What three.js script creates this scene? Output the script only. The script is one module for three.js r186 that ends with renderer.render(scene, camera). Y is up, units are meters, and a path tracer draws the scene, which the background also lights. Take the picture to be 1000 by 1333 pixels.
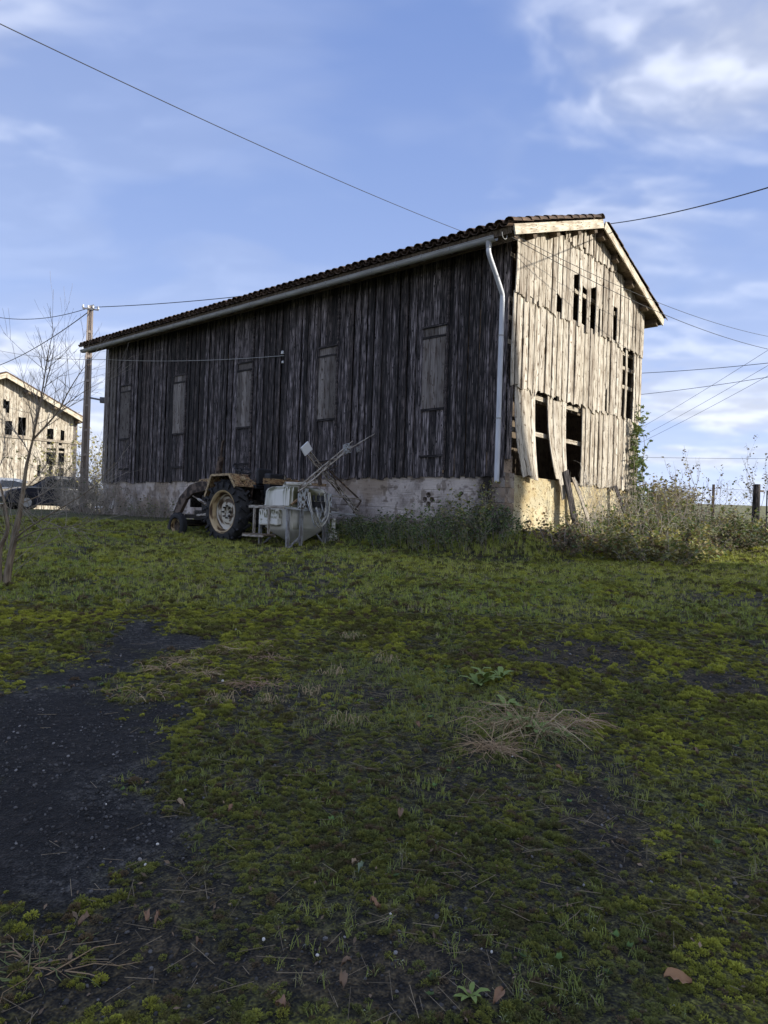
import * as THREE from 'three';
import { mergeGeometries } from 'three/addons/utils/BufferGeometryUtils.js';
import { RoundedBoxGeometry } from 'three/addons/geometries/RoundedBoxGeometry.js';

// ---------------------------------------------------------------- camera, sky, sun, exposure
const F = 927.03, PITCH = 0.009, ROLL = 0.0331, YAW = 0.8513, EYE = 1.6;
const scene = new THREE.Scene();
const camera = new THREE.PerspectiveCamera(2 * Math.atan(666.5 / F) * 180 / Math.PI, 0.75, 0.05, 3000);
camera.position.set(0, EYE, 0);
camera.rotation.set(PITCH, 0, ROLL, 'YXZ');

const renderer = new THREE.WebGLRenderer({ antialias: true });
renderer.toneMapping = THREE.LinearToneMapping;
renderer.toneMappingExposure = 2.1;
renderer.shadowMap.enabled = true;

const SUN_UP = 17 * Math.PI / 180;
const sunDir = new THREE.Vector3(0.982 * Math.cos(SUN_UP), Math.sin(SUN_UP), 0.19 * Math.cos(SUN_UP)).normalize();
const sun = new THREE.DirectionalLight(new THREE.Color().setRGB(1, 0.95, 0.86), 2.8);
sun.position.copy(sunDir).multiplyScalar(80);
sun.castShadow = true;
sun.shadow.mapSize.set(4096, 4096);
sun.shadow.camera.left = sun.shadow.camera.bottom = -45;
sun.shadow.camera.right = sun.shadow.camera.top = 45;
sun.shadow.camera.far = 200;
sun.shadow.radius = 1.2;
scene.add(sun);

// ---------------------------------------------------------------- random numbers and noise
function rng(seed) { let a = seed >>> 0; return () => { a = (a + 0x6D2B79F5) | 0; let t = Math.imul(a ^ (a >>> 15), 1 | a); t = (t + Math.imul(t ^ (t >>> 7), 61 | t)) ^ t; return ((t ^ (t >>> 14)) >>> 0) / 4294967296; }; }
function hash(x, y, s) { let h = Math.imul(x | 0, 374761393) + Math.imul(y | 0, 668265263) + Math.imul(s | 0, 1442695041); h = Math.imul(h ^ (h >>> 13), 1274126177); return ((h ^ (h >>> 16)) >>> 0) / 4294967296; }
const md = (a, n) => ((a % n) + n) % n;
function vn(x, y, s, px = 0, py = 0) {            // value noise, periodic when px / py are given
  const xi = Math.floor(x), yi = Math.floor(y), fx = x - xi, fy = y - yi;
  const u = fx * fx * (3 - 2 * fx), v = fy * fy * (3 - 2 * fy);
  const x0 = px ? md(xi, px) : xi, x1 = px ? md(xi + 1, px) : xi + 1, y0 = py ? md(yi, py) : yi, y1 = py ? md(yi + 1, py) : yi + 1;
  const a = hash(x0, y0, s), b = hash(x1, y0, s), c = hash(x0, y1, s), d = hash(x1, y1, s);
  return a + (b - a) * u + (c - a) * v + (a - b - c + d) * u * v;
}
function fbm(x, y, s, oct = 4, px = 0, py = 0) { let t = 0, a = 0.5, n = 0; for (let i = 0; i < oct; i++) { t += a * vn(x, y, s + i * 17, px, py); n += a; a *= 0.5; x *= 2; y *= 2; px *= 2; py *= 2; } return t / n; }
const clamp = (x, a = 0, b = 1) => Math.min(b, Math.max(a, x));
const sstep = (a, b, x) => { const t = clamp((x - a) / (b - a)); return t * t * (3 - 2 * t); };
const lerp = (a, b, t) => a + (b - a) * t;
const mix3 = (a, b, t) => [lerp(a[0], b[0], t), lerp(a[1], b[1], t), lerp(a[2], b[2], t)];
const V = (x, y, z) => new THREE.Vector3(x, y, z);

// the sky: blue air paling to the horizon, with thin high cloud, the same rule in every direction
{
  const w = 2560, h = 1280, data = new Float32Array(w * h * 4);
  for (let j = 0; j < h; j++) for (let i = 0; i < w; i++) {
    const el = ((j + 0.5) / h - 0.5) * Math.PI, az = ((i + 0.5) / w - 0.5) * 2 * Math.PI;
    const y = Math.sin(el), x = Math.cos(el) * Math.cos(az), z = Math.cos(el) * Math.sin(az);
    const up = Math.max(y, 0);
    let c = mix3([0.285, 0.37, 0.56], [0.072, 0.125, 0.295], Math.pow(clamp(up / 0.75), 0.62));
    c = mix3(c, [0.50, 0.55, 0.67], 0.55 * Math.exp(-up * 9));
    const ca = Math.max(0, x * sunDir.x + y * sunDir.y + z * sunDir.z);
    const glow = 0.35 * Math.pow(ca, 5) + 0.5 * Math.pow(ca, 40);
    c = [c[0] + glow * 0.75, c[1] + glow * 0.72, c[2] + glow * 0.6];
    if (y > -0.05) {
      const k = 1 / (up + 0.13), px = x * k, pz = z * k;
      const wx = fbm(px * 0.9 + 3.1, pz * 0.9, 11, 3) - 0.5, wz = fbm(px * 0.9, pz * 0.9 + 7.7, 12, 3) - 0.5;
      const broad = fbm(px * 0.672 + 6.6, pz * 0.672 + 2.4, 469, 2);
      const veil = fbm(px * 1.7 + wx * 2.4 + 9, pz * 2.6 + wz * 2.4, 31, 5);
      const wisp = fbm(px * 7 + wx * 5 + veil * 3, pz * 13 + wz * 5, 47, 5);
      const n = 0.66 * broad + 0.17 * veil + 0.17 * wisp;
      let cov = 0.70 * sstep(0.45, 0.68, n) + 0.10 * sstep(0.35, 0.6, veil);
      const low = sstep(0.43, 0.62, fbm(Math.atan2(z, x) * 5.5 + 2, y * 30 + wx, 71, 6)) * Math.exp(-Math.pow((y - 0.12) / 0.085, 2));
      cov = clamp(Math.max(cov, low * 0.8), 0, 0.88);
      const lit = 0.78 + 0.36 * sstep(0.3, 0.7, wisp);
      c = mix3(c, [0.47 * lit, 0.49 * lit, 0.54 * lit], cov);
    }
    if (y < -0.02) c = [0.09, 0.10, 0.09];
    const o = (j * w + i) * 4; data[o] = c[0]; data[o + 1] = c[1]; data[o + 2] = c[2]; data[o + 3] = 1;
  }
  const t = new THREE.DataTexture(data, w, h, THREE.RGBAFormat, THREE.FloatType);
  t.mapping = THREE.EquirectangularReflectionMapping; t.magFilter = t.minFilter = THREE.LinearFilter; t.wrapS = THREE.RepeatWrapping; t.needsUpdate = true;
  scene.background = t; scene.environment = t;
}

// ---------------------------------------------------------------- from photo pixels to directions and places
function ray(px, py) {
  const u = px - 500, v = py - 666.5, c = Math.cos(ROLL), s = Math.sin(ROLL);
  const u0 = u * c + v * s, y2 = -(-u * s + v * c) / F;
  return V(u0 / F, y2 * Math.cos(PITCH) + Math.sin(PITCH), -(Math.cos(PITCH) - y2 * Math.sin(PITCH)));
}
const at = (px, py, d) => { const r = ray(px, py); return V(0, EYE, 0).addScaledVector(r, d / -r.z); };
const AX = V(Math.cos(YAW), 0, -Math.sin(YAW)), AZ = V(Math.sin(YAW), 0, Math.cos(YAW));   // barn axes: along its gable, and out of it
const toLocal = (p, o) => { const q = p.clone().sub(o); return V(q.dot(AX), q.y, q.dot(AZ)); };
const onX = (px, py, o, X) => { const r = ray(px, py), e = V(0, EYE, 0); return toLocal(e.clone().addScaledVector(r, (X - e.clone().sub(o).dot(AX)) / r.dot(AX)), o); };
const onZ = (px, py, o, Z) => { const r = ray(px, py), e = V(0, EYE, 0); return toLocal(e.clone().addScaledVector(r, (Z - e.clone().sub(o).dot(AZ)) / r.dot(AZ)), o); };

// ---------------------------------------------------------------- the lie of the land
const BARN = V(2.295, 1.3, -13.7), BW = 6.4, BL = 15.72;
const HT = [[-60, 0.1], [-6, 0], [0, 0], [2, 0.06], [4, 0.22], [6, 0.42], [8.5, 0.7], [10.5, 0.82], [12.5, 0.9], [15, 0.98], [18.5, 1.28], [24, 1.44], [31, 1.48], [60, 1.5], [400, 1.5]];
function table(d) {
  let i = 0; while (i < HT.length - 2 && HT[i + 1][0] < d) i++;
  const p1 = HT[i], p2 = HT[i + 1], p0 = HT[Math.max(0, i - 1)], p3 = HT[Math.min(HT.length - 1, i + 2)];
  const dx = p2[0] - p1[0], t = clamp((d - p1[0]) / dx);
  const m1 = (p2[1] - p0[1]) / (p2[0] - p0[0]) * dx, m2 = (p3[1] - p1[1]) / (p3[0] - p1[0]) * dx;
  const t2 = t * t, t3 = t2 * t;
  return (2 * t3 - 3 * t2 + 1) * p1[1] + (t3 - 2 * t2 + t) * m1 + (-2 * t3 + 3 * t2) * p2[1] + (t3 - t2) * m2;
}
function barnGap(x, z) {                        // distance to the barn's footprint
  const qx = x - BARN.x, qz = z - BARN.z, X = qx * AX.x + qz * AX.z, Z = qx * AZ.x + qz * AZ.z;
  return Math.hypot(Math.max(-X, X - BW, 0), Math.max(-BL - Z, Z, 0));
}
function g(x, z) {
  const d = -z;
  let h = table(d);
  const near = clamp(1 - barnGap(x, z) / 1.7);
  if (h < 1.4) h = lerp(h, 1.4, near * near * (3 - 2 * near));
  h += 2.5 * sstep(24, 72, d) * sstep(-2, 16, x - 0.12 * d) - 5 * sstep(75, 200, d);
  if (d < 30) h += 0.05 * (fbm(x * 0.5, d * 0.5, 5, 3) - 0.5) + 0.03 * (fbm(x * 2.2, d * 2.2, 6, 2) - 0.5);
  return h;
}
function gp(px, py) { const r = ray(px, py); let t = 0.5; for (; t < 200; t += 0.02 + t * 0.002) if (EYE + r.y * t < g(r.x * t, r.z * t)) break; return V(r.x * t, g(r.x * t, r.z * t), r.z * t); }

// ---------------------------------------------------------------- textures and materials
function tex(w, h, fn, srgb = true) {
  const d = new Uint8Array(w * h * 4);
  for (let j = 0; j < h; j++) for (let i = 0; i < w; i++) { const c = fn(i / w, j / h), o = (j * w + i) * 4; d[o] = clamp(c[0]) * 255; d[o + 1] = clamp(c[1]) * 255; d[o + 2] = clamp(c[2]) * 255; d[o + 3] = 255; }
  const t = new THREE.DataTexture(d, w, h); t.magFilter = THREE.LinearFilter; t.minFilter = THREE.LinearMipmapLinearFilter; t.generateMipmaps = true;
  t.wrapS = t.wrapT = THREE.RepeatWrapping; if (srgb) t.colorSpace = THREE.SRGBColorSpace; t.needsUpdate = true; return t;
}
const grey = (v) => [v, v, v];
function std(color, o = {}) { const m = new THREE.MeshStandardMaterial({ roughness: 0.85, metalness: 0, ...o }); m.color.setRGB(...color); return m; }
// weathered boards: u across (0.5 m a tile), v along (2 m a tile)
function woodField(seed, contrast) {
  const r = rng(seed), knots = [];
  for (let k = 0; k < 26; k++) knots.push([r(), r(), 0.012 + r() * 0.018, 0.6 + r() * 0.4]);
  return (u, v) => {
    const sway = (vn(u * 6, v * 4, seed + 3, 6, 4) - 0.5) * 0.03;
    const uu = u + sway;
    let n = 0.42 * fbm(uu * 48, v * 5, seed, 4, 48, 5) + 0.3 * vn(uu * 150, v * 12, seed + 5, 150, 12) + 0.28 * fbm(uu * 12, v * 8, seed + 9, 3, 12, 8);
    n = 0.5 + (n - 0.5) * contrast;
    const crack = vn(uu * 34, v * 7, seed + 21, 34, 7); n -= 0.45 * (1 - sstep(0.0, 0.10, Math.abs(crack - 0.5))) * sstep(0.45, 0.75, vn(u * 9, v * 14, seed + 33, 9, 14));
    for (const [kx, ky, ks, kd] of knots) {
      let dx = Math.abs(u - kx), dy = Math.abs(v - ky); dx = Math.min(dx, 1 - dx); dy = Math.min(dy, 1 - dy);
      const q = Math.hypot(dx / ks, dy * 4 / ks / 1.6); if (q < 1.8) n -= kd * 0.4 * (1 - sstep(0.5, 1.6, q)) - 0.06 * Math.sin(q * 14) * (q > 0.5 ? 1 : 0);
    }
    return clamp(n, 0.03, 1);
  };
}
const wfD = woodField(101, 1.6), wfL = woodField(202, 1.6);
const woodDarkMap = tex(512, 1024, (u, v) => { const n = wfD(u, v), t = sstep(0.15, 0.95, n); return mix3([0.12, 0.11, 0.11], [0.97, 0.94, 0.94], Math.pow(t, 1.6) * 0.95 + 0.03); });
const woodDarkBump = tex(256, 1024, (u, v) => grey(wfD(u, v)), false);
const woodPaleMap = tex(512, 1024, (u, v) => { const n = wfL(u, v), st = sstep(0.5, 0.75, fbm(u * 7, v * 5, 301, 4, 7, 5)); return mix3(mix3([0.46, 0.39, 0.32], [0.98, 0.96, 0.92], sstep(0.10, 0.52, n)), [0.62, 0.56, 0.50], st * 0.4); });
const woodPaleBump = tex(256, 1024, (u, v) => grey(wfL(u, v)), false);
const woodMats = (map, bump, cols, bs) => cols.map(c => std(c, { map, bumpMap: bump, bumpScale: bs, roughness: 0.92 }));
const M = {};
M.dark = woodMats(woodDarkMap, woodDarkBump, [[0.46, 0.415, 0.40], [0.28, 0.25, 0.235], [0.66, 0.60, 0.58], [0.16, 0.14, 0.13], [0.40, 0.345, 0.315], [0.86, 0.79, 0.765]], 0.01);
M.shutter = woodMats(woodPaleMap, woodPaleBump, [[0.20, 0.184, 0.18], [0.26, 0.24, 0.235], [0.155, 0.142, 0.138], [0.31, 0.29, 0.285]], 0.008);
M.pale = woodMats(woodPaleMap, woodPaleBump, [[0.64, 0.60, 0.53], [0.57, 0.53, 0.46], [0.72, 0.685, 0.62], [0.45, 0.41, 0.355], [0.61, 0.575, 0.515]], 0.008);
M.beam = std([0.16, 0.125, 0.09], { map: woodPaleMap, bumpMap: woodPaleBump, bumpScale: 0.006 });
M.barge = std([0.74, 0.69, 0.58], { map: woodPaleMap, bumpMap: woodPaleBump, bumpScale: 0.004 });
M.soffit = std([0.22, 0.18, 0.14], { map: woodPaleMap });
function blotch(seed, s) { return (u, v) => fbm(u * s, v * s, seed, 5, s, s); }
const concF = (u, v) => { const n = fbm(u * 6, v * 6, 401, 5, 6, 6), f = vn(u * 120, v * 120, 402, 120, 120), p = fbm(u * 26, v * 26, 403, 3, 26, 26); return 0.55 + (n - 0.5) * 0.9 + (f - 0.5) * 0.16 - 0.35 * sstep(0.66, 0.78, p); };
const concMap = tex(1024, 1024, (u, v) => { const n = concF(u, v), w = fbm(u * 3, v * 3, 415, 4, 3, 3); return mix3([0.44, 0.38, 0.34], mix3([0.86, 0.82, 0.78], [0.84, 0.75, 0.66], sstep(0.4, 0.65, w)), sstep(0.05, 0.85, n)); });
const concBump = tex(512, 512, (u, v) => grey(concF(u, v)), false);
M.conc = std([0.52, 0.49, 0.47], { map: concMap, bumpMap: concBump, bumpScale: 0.03, roughness: 0.95 });
M.block = std([0.50, 0.48, 0.45], { map: concMap, bumpMap: concBump, bumpScale: 0.02, roughness: 0.95 });
const creamMap = tex(1024, 1024, (u, v) => { const n = concF(u * 1 + 0.37, v + 0.11), spot = sstep(0.68, 0.76, fbm(u * 22, v * 22, 422, 4, 22, 22)), w = fbm(u * 5, v * 5, 423, 4, 5, 5); return mix3(mix3(mix3([0.80, 0.73, 0.58], [0.97, 0.93, 0.82], sstep(0.2, 0.8, n)), [0.86, 0.84, 0.76], sstep(0.5, 0.7, w) * 0.6), [0.40, 0.27, 0.17], spot * 0.5); });
M.cream = std([0.70, 0.66, 0.56], { map: creamMap, bumpMap: concBump, bumpScale: 0.04, roughness: 0.95 });
const tileMap = tex(512, 512, (u, v) => { const n = fbm(u * 7, v * 7, 431, 5, 7, 7), l = sstep(0.5, 0.68, fbm(u * 11, v * 11, 432, 4, 11, 11)); return mix3(mix3([0.42, 0.33, 0.27], [0.86, 0.74, 0.62], n), [0.5, 0.48, 0.42], l * 0.7); });
M.tile = [[0.30, 0.27, 0.24], [0.22, 0.20, 0.18], [0.44, 0.40, 0.35]].map(c => std(c, { map: tileMap, roughness: 0.9 }));
const rustF = (u, v) => fbm(u * 8, v * 8, 441, 5, 8, 8);
const rustMap = tex(512, 512, (u, v) => { const n = rustF(u, v), m = fbm(u * 22, v * 22, 442, 3, 22, 22); return mix3(mix3([0.28, 0.20, 0.14], [0.58, 0.44, 0.30], sstep(0.3, 0.62, n)), [0.78, 0.69, 0.52], sstep(0.46, 0.6, m) * 0.8); });
const grimeMap = tex(512, 512, (u, v) => { const n = fbm(u * 9, v * 9, 451, 5, 9, 9); return mix3([0.36, 0.27, 0.18], [1, 0.98, 0.94], sstep(0.3, 0.56, n)); });
M.rust = std([0.80, 0.76, 0.70], { map: rustMap, roughness: 0.8 });
M.darkRust = std([0.13, 0.095, 0.075], { map: grimeMap, roughness: 0.75 });
M.ochre = std([0.56, 0.44, 0.26], { map: grimeMap, roughness: 0.65 });
M.rimWhite = std([0.62, 0.60, 0.53], { map: grimeMap, roughness: 0.6 });
M.rubber = std([0.022, 0.021, 0.021], { roughness: 0.82 });
M.oily = std([0.045, 0.04, 0.036], { map: grimeMap, roughness: 0.6, metalness: 0.3 });
M.steelBlue = std([0.42, 0.45, 0.50], { map: grimeMap, roughness: 0.6, metalness: 0.2 });
M.steelGrey = std([0.50, 0.48, 0.45], { map: grimeMap, roughness: 0.6, metalness: 0.15 });
M.paleBlue = std([0.54, 0.60, 0.68], { map: grimeMap, roughness: 0.6 });
M.zinc = std([0.56, 0.55, 0.52], { roughness: 0.6, metalness: 0.1, map: tex(256, 256, (u, v) => grey(0.72 + 0.28 * fbm(u * 5, v * 5, 461, 4, 5, 5))) });
M.pvc = std([0.72, 0.73, 0.75], { roughness: 0.4, map: tex(256, 256, (u, v) => grey(0.84 + 0.16 * fbm(u * 4, v * 4, 462, 4, 4, 4))) });
M.white = std([0.8, 0.8, 0.78], { roughness: 0.5 });
M.black = std([0.02, 0.02, 0.022], { roughness: 0.6 });
const tankMap = tex(512, 512, (u, v) => { const st = fbm(u * 26, v * 3, 471, 4, 26, 3), b = fbm(u * 6, v * 6, 472, 4, 6, 6), top = sstep(0.5, 0.75, v + 0.35 * (b - 0.5)); return mix3([0.93, 0.92, 0.88], [0.38, 0.37, 0.24], clamp(sstep(0.42, 0.62, st) * top * 1.0 + 0.5 * sstep(0.58, 0.75, b))); });
M.tank = std([0.84, 0.83, 0.80], { map: tankMap, roughness: 0.55 });
const barkMap = tex(256, 512, (u, v) => mix3([0.35, 0.30, 0.26], [0.85, 0.80, 0.72], fbm(u * 14, v * 8, 481, 4, 14, 8)));
M.bark = std([0.62, 0.57, 0.49], { map: barkMap, roughness: 0.95 });
M.twig = std([0.30, 0.26, 0.21], { roughness: 0.95 });
M.twigPale = std([0.54, 0.49, 0.41], { roughness: 0.95 });
M.cable = std([0.03, 0.03, 0.032], { roughness: 0.7 });
M.cableGrey = std([0.16, 0.16, 0.17], { roughness: 0.7 });
M.leaf = new THREE.MeshPhysicalMaterial({ roughness: 1, transmission: 0.3, thickness: 0, side: THREE.DoubleSide }); M.leaf.color.setRGB(1, 1, 1);
M.blade = std([1, 1, 1], { roughness: 0.9, side: THREE.DoubleSide });
M.grass = new THREE.MeshPhysicalMaterial({ roughness: 1, transmission: 0.4, thickness: 0, side: THREE.DoubleSide }); M.grass.color.setRGB(1, 1, 1);
M.stone = std([1, 1, 1], { roughness: 0.95 });

// ---------------------------------------------------------------- building helpers
const used = {};
function numbered(n) { const k = used[n] = (used[n] ?? -1) + 1; return k ? `${n}_${String(k).padStart(3, '0')}` : n; }
function mesh(name, geo, mat, parent) { const m = new THREE.Mesh(geo, mat); m.name = name; m.castShadow = m.receiveShadow = true; parent.add(m); return m; }
function tag(o, label, category, group) { o.userData = { label, category }; if (group) o.userData.group = group; return o; }
function thing(name, label, category, p = [0, 0, 0], turn = 0, group) { const o = new THREE.Group(); o.name = numbered(name); o.position.set(...p); o.rotation.y = turn; scene.add(o); return tag(o, label, category, group); }
function solo(name, geo, mat, label, category, group) { return tag(mesh(numbered(name), geo, mat, scene), label, category, group); }
function sub(name, parent, p = [0, 0, 0]) { const o = new THREE.Group(); o.name = name; o.position.set(...p); parent.add(o); return o; }
const box = (w, h, d, x = 0, y = 0, z = 0) => new THREE.BoxGeometry(w, h, d).translate(x, y, z);
function boxUV(w, h, d, s = 1, o = 0) {          // a box with texture coordinates in metres
  const geo = new THREE.BoxGeometry(w, h, d), p = geo.attributes.position, n = geo.attributes.normal, uv = geo.attributes.uv;
  for (let i = 0; i < p.count; i++) { const ax = Math.abs(n.getX(i)), ay = Math.abs(n.getY(i)); const [a, b] = ax > 0.5 ? [p.getZ(i), p.getY(i)] : ay > 0.5 ? [p.getX(i), p.getZ(i)] : [p.getX(i), p.getY(i)]; uv.setXY(i, a / s + o, b / s + o * 1.7); }
  return geo;
}
function boxG(w, h, d, axis, o = 0) {            // a box whose wood grain runs along x or z
  const geo = new THREE.BoxGeometry(w, h, d), p = geo.attributes.position, n = geo.attributes.normal, uv = geo.attributes.uv;
  for (let i = 0; i < p.count; i++) { const al = axis === 'x' ? p.getX(i) : p.getZ(i), ac = Math.abs(n.getY(i)) > 0.5 ? (axis === 'x' ? p.getZ(i) : p.getX(i)) : p.getY(i); uv.setXY(i, ac / 0.5 + o * 3.1, al / 2 + o * 1.7); }
  return geo;
}
const rbox = (w, h, d, r, x = 0, y = 0, z = 0) => new RoundedBoxGeometry(w, h, d, 2, r).translate(x, y, z);
function ttube(pts, r0, r1, sides = 5, caps = true) {   // a tapering tube along points
  const n = pts.length, pos = [], nor = [], uv = [], idx = []; let prev = null, len = 0;
  for (let i = 0; i < n; i++) {
    const t = pts[Math.min(i + 1, n - 1)].clone().sub(pts[Math.max(i - 1, 0)]).normalize();
    let a = prev ? prev.clone().addScaledVector(t, -prev.dot(t)) : (Math.abs(t.y) > 0.9 ? V(1, 0, 0) : V(0, 1, 0)).addScaledVector(t, -(Math.abs(t.y) > 0.9 ? t.x : t.y));
    a.normalize(); prev = a; const b = t.clone().cross(a); if (i) len += pts[i].distanceTo(pts[i - 1]);
    const r = lerp(r0, r1, i / (n - 1));
    for (let k = 0; k <= sides; k++) { const th = k / sides * 2 * Math.PI, q = a.clone().multiplyScalar(Math.cos(th)).addScaledVector(b, Math.sin(th)); pos.push(pts[i].x + q.x * r, pts[i].y + q.y * r, pts[i].z + q.z * r); nor.push(q.x, q.y, q.z); uv.push(k / sides, len); }
    if (i) for (let k = 0; k < sides; k++) { const o = (i - 1) * (sides + 1) + k, p = o + sides + 1; idx.push(o, o + 1, p, o + 1, p + 1, p); }
  }
  if (caps) for (const e of [0, n - 1]) { const o = pos.length / 3; for (let k = 0; k < sides; k++) { const s = (e * (sides + 1) + k) * 3; pos.push(pos[s], pos[s + 1], pos[s + 2]); nor.push(0, e ? 1 : -1, 0); uv.push(0, 0); } for (let k = 1; k < sides - 1; k++) e ? idx.push(o, o + k, o + k + 1) : idx.push(o, o + k + 1, o + k); }
  const geo = new THREE.BufferGeometry(); geo.setAttribute('position', new THREE.Float32BufferAttribute(pos, 3)); geo.setAttribute('normal', new THREE.Float32BufferAttribute(nor, 3)); geo.setAttribute('uv', new THREE.Float32BufferAttribute(uv, 2)); geo.setIndex(idx); return geo;
}
const rod = (a, b, r, sides = 8) => ttube([a, b], r, r, sides);
const A3 = (a) => V(a[0], a[1], a[2]);
const rodA = (a, b, r, sides = 8) => rod(A3(a), A3(b), r, sides);
const curve = (pts, n) => new THREE.CatmullRomCurve3(pts.map(p => p.isVector3 ? p : A3(p))).getPoints(n);
function bar(a, b, w, h) {                       // a square section bar between two points
  a = A3(a); b = A3(b); const d = b.clone().sub(a), geo = new THREE.BoxGeometry(w, h, d.length());
  const q = new THREE.Quaternion().setFromRotationMatrix(new THREE.Matrix4().lookAt(b, a, Math.abs(d.y) > 0.95 * d.length() ? V(1, 0, 0) : V(0, 1, 0)));
  return geo.applyQuaternion(q).translate((a.x + b.x) / 2, (a.y + b.y) / 2, (a.z + b.z) / 2);
}
const merge = (list) => mergeGeometries(list.map(q => q.index ? q.toNonIndexed() : q));
function prism(shapePts, depth, bevel = 0) {     // outline in x, y pushed out along z, centred
  const s = new THREE.Shape(shapePts.map(p => new THREE.Vector2(...p)));
  return new THREE.ExtrudeGeometry(s, { depth: depth - 2 * bevel, bevelEnabled: bevel > 0, bevelThickness: bevel, bevelSize: bevel, bevelSegments: 2, steps: 1 }).translate(0, 0, -depth / 2 + bevel);
}
function lathe(profile, seg = 28) { return new THREE.LatheGeometry(profile.map(p => new THREE.Vector2(...p)), seg); }
function scatter(name, geo, mat, items, parent = scene, kind = 'stuff') {   // items: [position, scale, turn, tiltX, tiltZ, colour]
  const im = new THREE.InstancedMesh(geo, mat, items.length), m4 = new THREE.Matrix4(), q = new THREE.Quaternion(), e = new THREE.Euler(), c = new THREE.Color();
  items.forEach(([p, s, ty, tx = 0, tz = 0, col], i) => { e.set(tx, ty, tz, 'YXZ'); q.setFromEuler(e); m4.compose(p, q, typeof s === 'number' ? V(s, s, s) : s); im.setMatrixAt(i, m4); c.setRGB(...(col || [1, 1, 1])); im.setColorAt(i, c); });
  im.name = parent === scene ? numbered(name) : name; im.castShadow = im.receiveShadow = true; if (kind) im.userData.kind = kind; parent.add(im); return im;
}
// a sawn board: w wide along x, h tall from y = 0, t thick along z (its back at z = 0); bend(v) moves it, v from 0 at the foot to 1 at the head
function plankGeo(w, h, t, r, o = {}) {
  const seg = o.seg ?? 4, pos = [], uv = [], idx = [], u0 = r() * 3, v0 = r() * 3;
  const jb = o.jag ?? 0.02, jt = o.jagTop ?? 0;
  const b0 = (r() - 0.5) * jb, b1 = (r() - 0.5) * jb, t0 = o.topL ?? (r() - 0.5) * jt, t1 = o.topR ?? (r() - 0.5) * jt;
  const wob = (r() - 0.5) * 0.012, wz = (r() - 0.3) * (o.warp ?? 0.012);
  const ring = [];
  for (let i = 0; i <= seg; i++) {
    const v = i / seg, [sx, sz] = o.bend ? o.bend(v) : [0, 0], k = o.taper ? lerp(o.taper, 1, v) : 1;
    const cx = sx + wob * Math.sin(v * 5), cz = sz + wz * Math.sin(v * Math.PI);
    const yl = lerp(b0, h + t0, v), yr = lerp(b1, h + t1, v);
    ring.push([[-w / 2 * k + cx, yl, cz], [w / 2 * k + cx, yr, cz], [w / 2 * k + cx, yr, cz + t], [-w / 2 * k + cx, yl, cz + t]]);
  }
  const quad = (a, b, c, d, ua, ub) => { const s = pos.length / 3; for (const p of [a, b, c, d]) pos.push(...p); const y0 = a[1] / 2 + v0, y1 = d[1] / 2 + v0; uv.push(ua / 0.5 + u0, y0, ub / 0.5 + u0, y0, ub / 0.5 + u0, y1, ua / 0.5 + u0, y1); idx.push(s, s + 1, s + 2, s, s + 2, s + 3); };
  for (let i = 0; i < seg; i++) { const p = ring[i], q = ring[i + 1]; quad(p[3], p[2], q[2], q[3], 0, w); quad(p[1], p[0], q[0], q[1], w, 0); quad(p[2], p[1], q[1], q[2], w, w + t); quad(p[0], p[3], q[3], q[0], -t, 0); }
  const p = ring[0], q = ring[seg]; quad(p[0], p[1], p[2], p[3], 0, w); quad(q[3], q[2], q[1], q[0], 0, w);
  const geo = new THREE.BufferGeometry(); geo.setAttribute('position', new THREE.Float32BufferAttribute(pos, 3)); geo.setAttribute('uv', new THREE.Float32BufferAttribute(uv, 2)); geo.setIndex(idx); geo.computeVertexNormals(); return geo;
}
const pick = (a, r) => a[Math.floor(r() * a.length)];

// ---------------------------------------------------------------- ground: one sheet, rising from the camera to the farmyard, then fields
const px2 = (l) => l.map(([x, y]) => { const p = gp(x, y); return [p.x, -p.z]; });
function sdPoly(P, x, y) { let d = 1e9, s = 1; for (let i = 0, j = P.length - 1; i < P.length; j = i++) { const [ax, ay] = P[i], [bx, by] = P[j], ex = bx - ax, ey = by - ay, wx = x - ax, wy = y - ay, t = clamp((wx * ex + wy * ey) / (ex * ex + ey * ey)); d = Math.min(d, Math.hypot(wx - ex * t, wy - ey * t)); const c1 = y >= ay, c2 = y < by, c3 = ex * wy > ey * wx; if ((c1 && c2 && c3) || (!c1 && !c2 && !c3)) s = -s; } return s * d; }
const asphaltPoly = px2([[-60, 955], [40, 890], [110, 862], [140, 818], [205, 806], [240, 835], [175, 868], [165, 905], [255, 938], [240, 1010], [205, 1075], [140, 1125], [60, 1178], [-120, 1205]]);
const ell = (x, y, rx, ry) => { const c = gp(x, y), a = gp(x + rx, y), b = gp(x, y + ry), b2 = gp(x, y - ry); return [c.x, -(b.z + b2.z) / 2, Math.abs(a.x - c.x), Math.abs(b.z - b2.z) / 2]; };
const barePatches = [ell(765, 858, 95, 24), ell(815, 1115, 62, 65), ell(700, 885, 40, 10), ell(470, 1275, 160, 45), ell(940, 890, 60, 16), ell(100, 1270, 190, 75)];
const soilPatches = [ell(390, 748, 85, 24), ell(165, 706, 75, 13), ell(380, 905, 120, 28), ell(990, 780, 70, 10), ell(250, 1170, 90, 40), ell(355, 720, 60, 10)];
const grassPatches = [ell(500, 905, 130, 42), ell(60, 730, 260, 50), ell(250, 760, 180, 22), ell(620, 920, 100, 30), ell(690, 790, 190, 14), ell(640, 745, 240, 8), ell(930, 800, 90, 12), ell(310, 715, 180, 12)];
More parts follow.
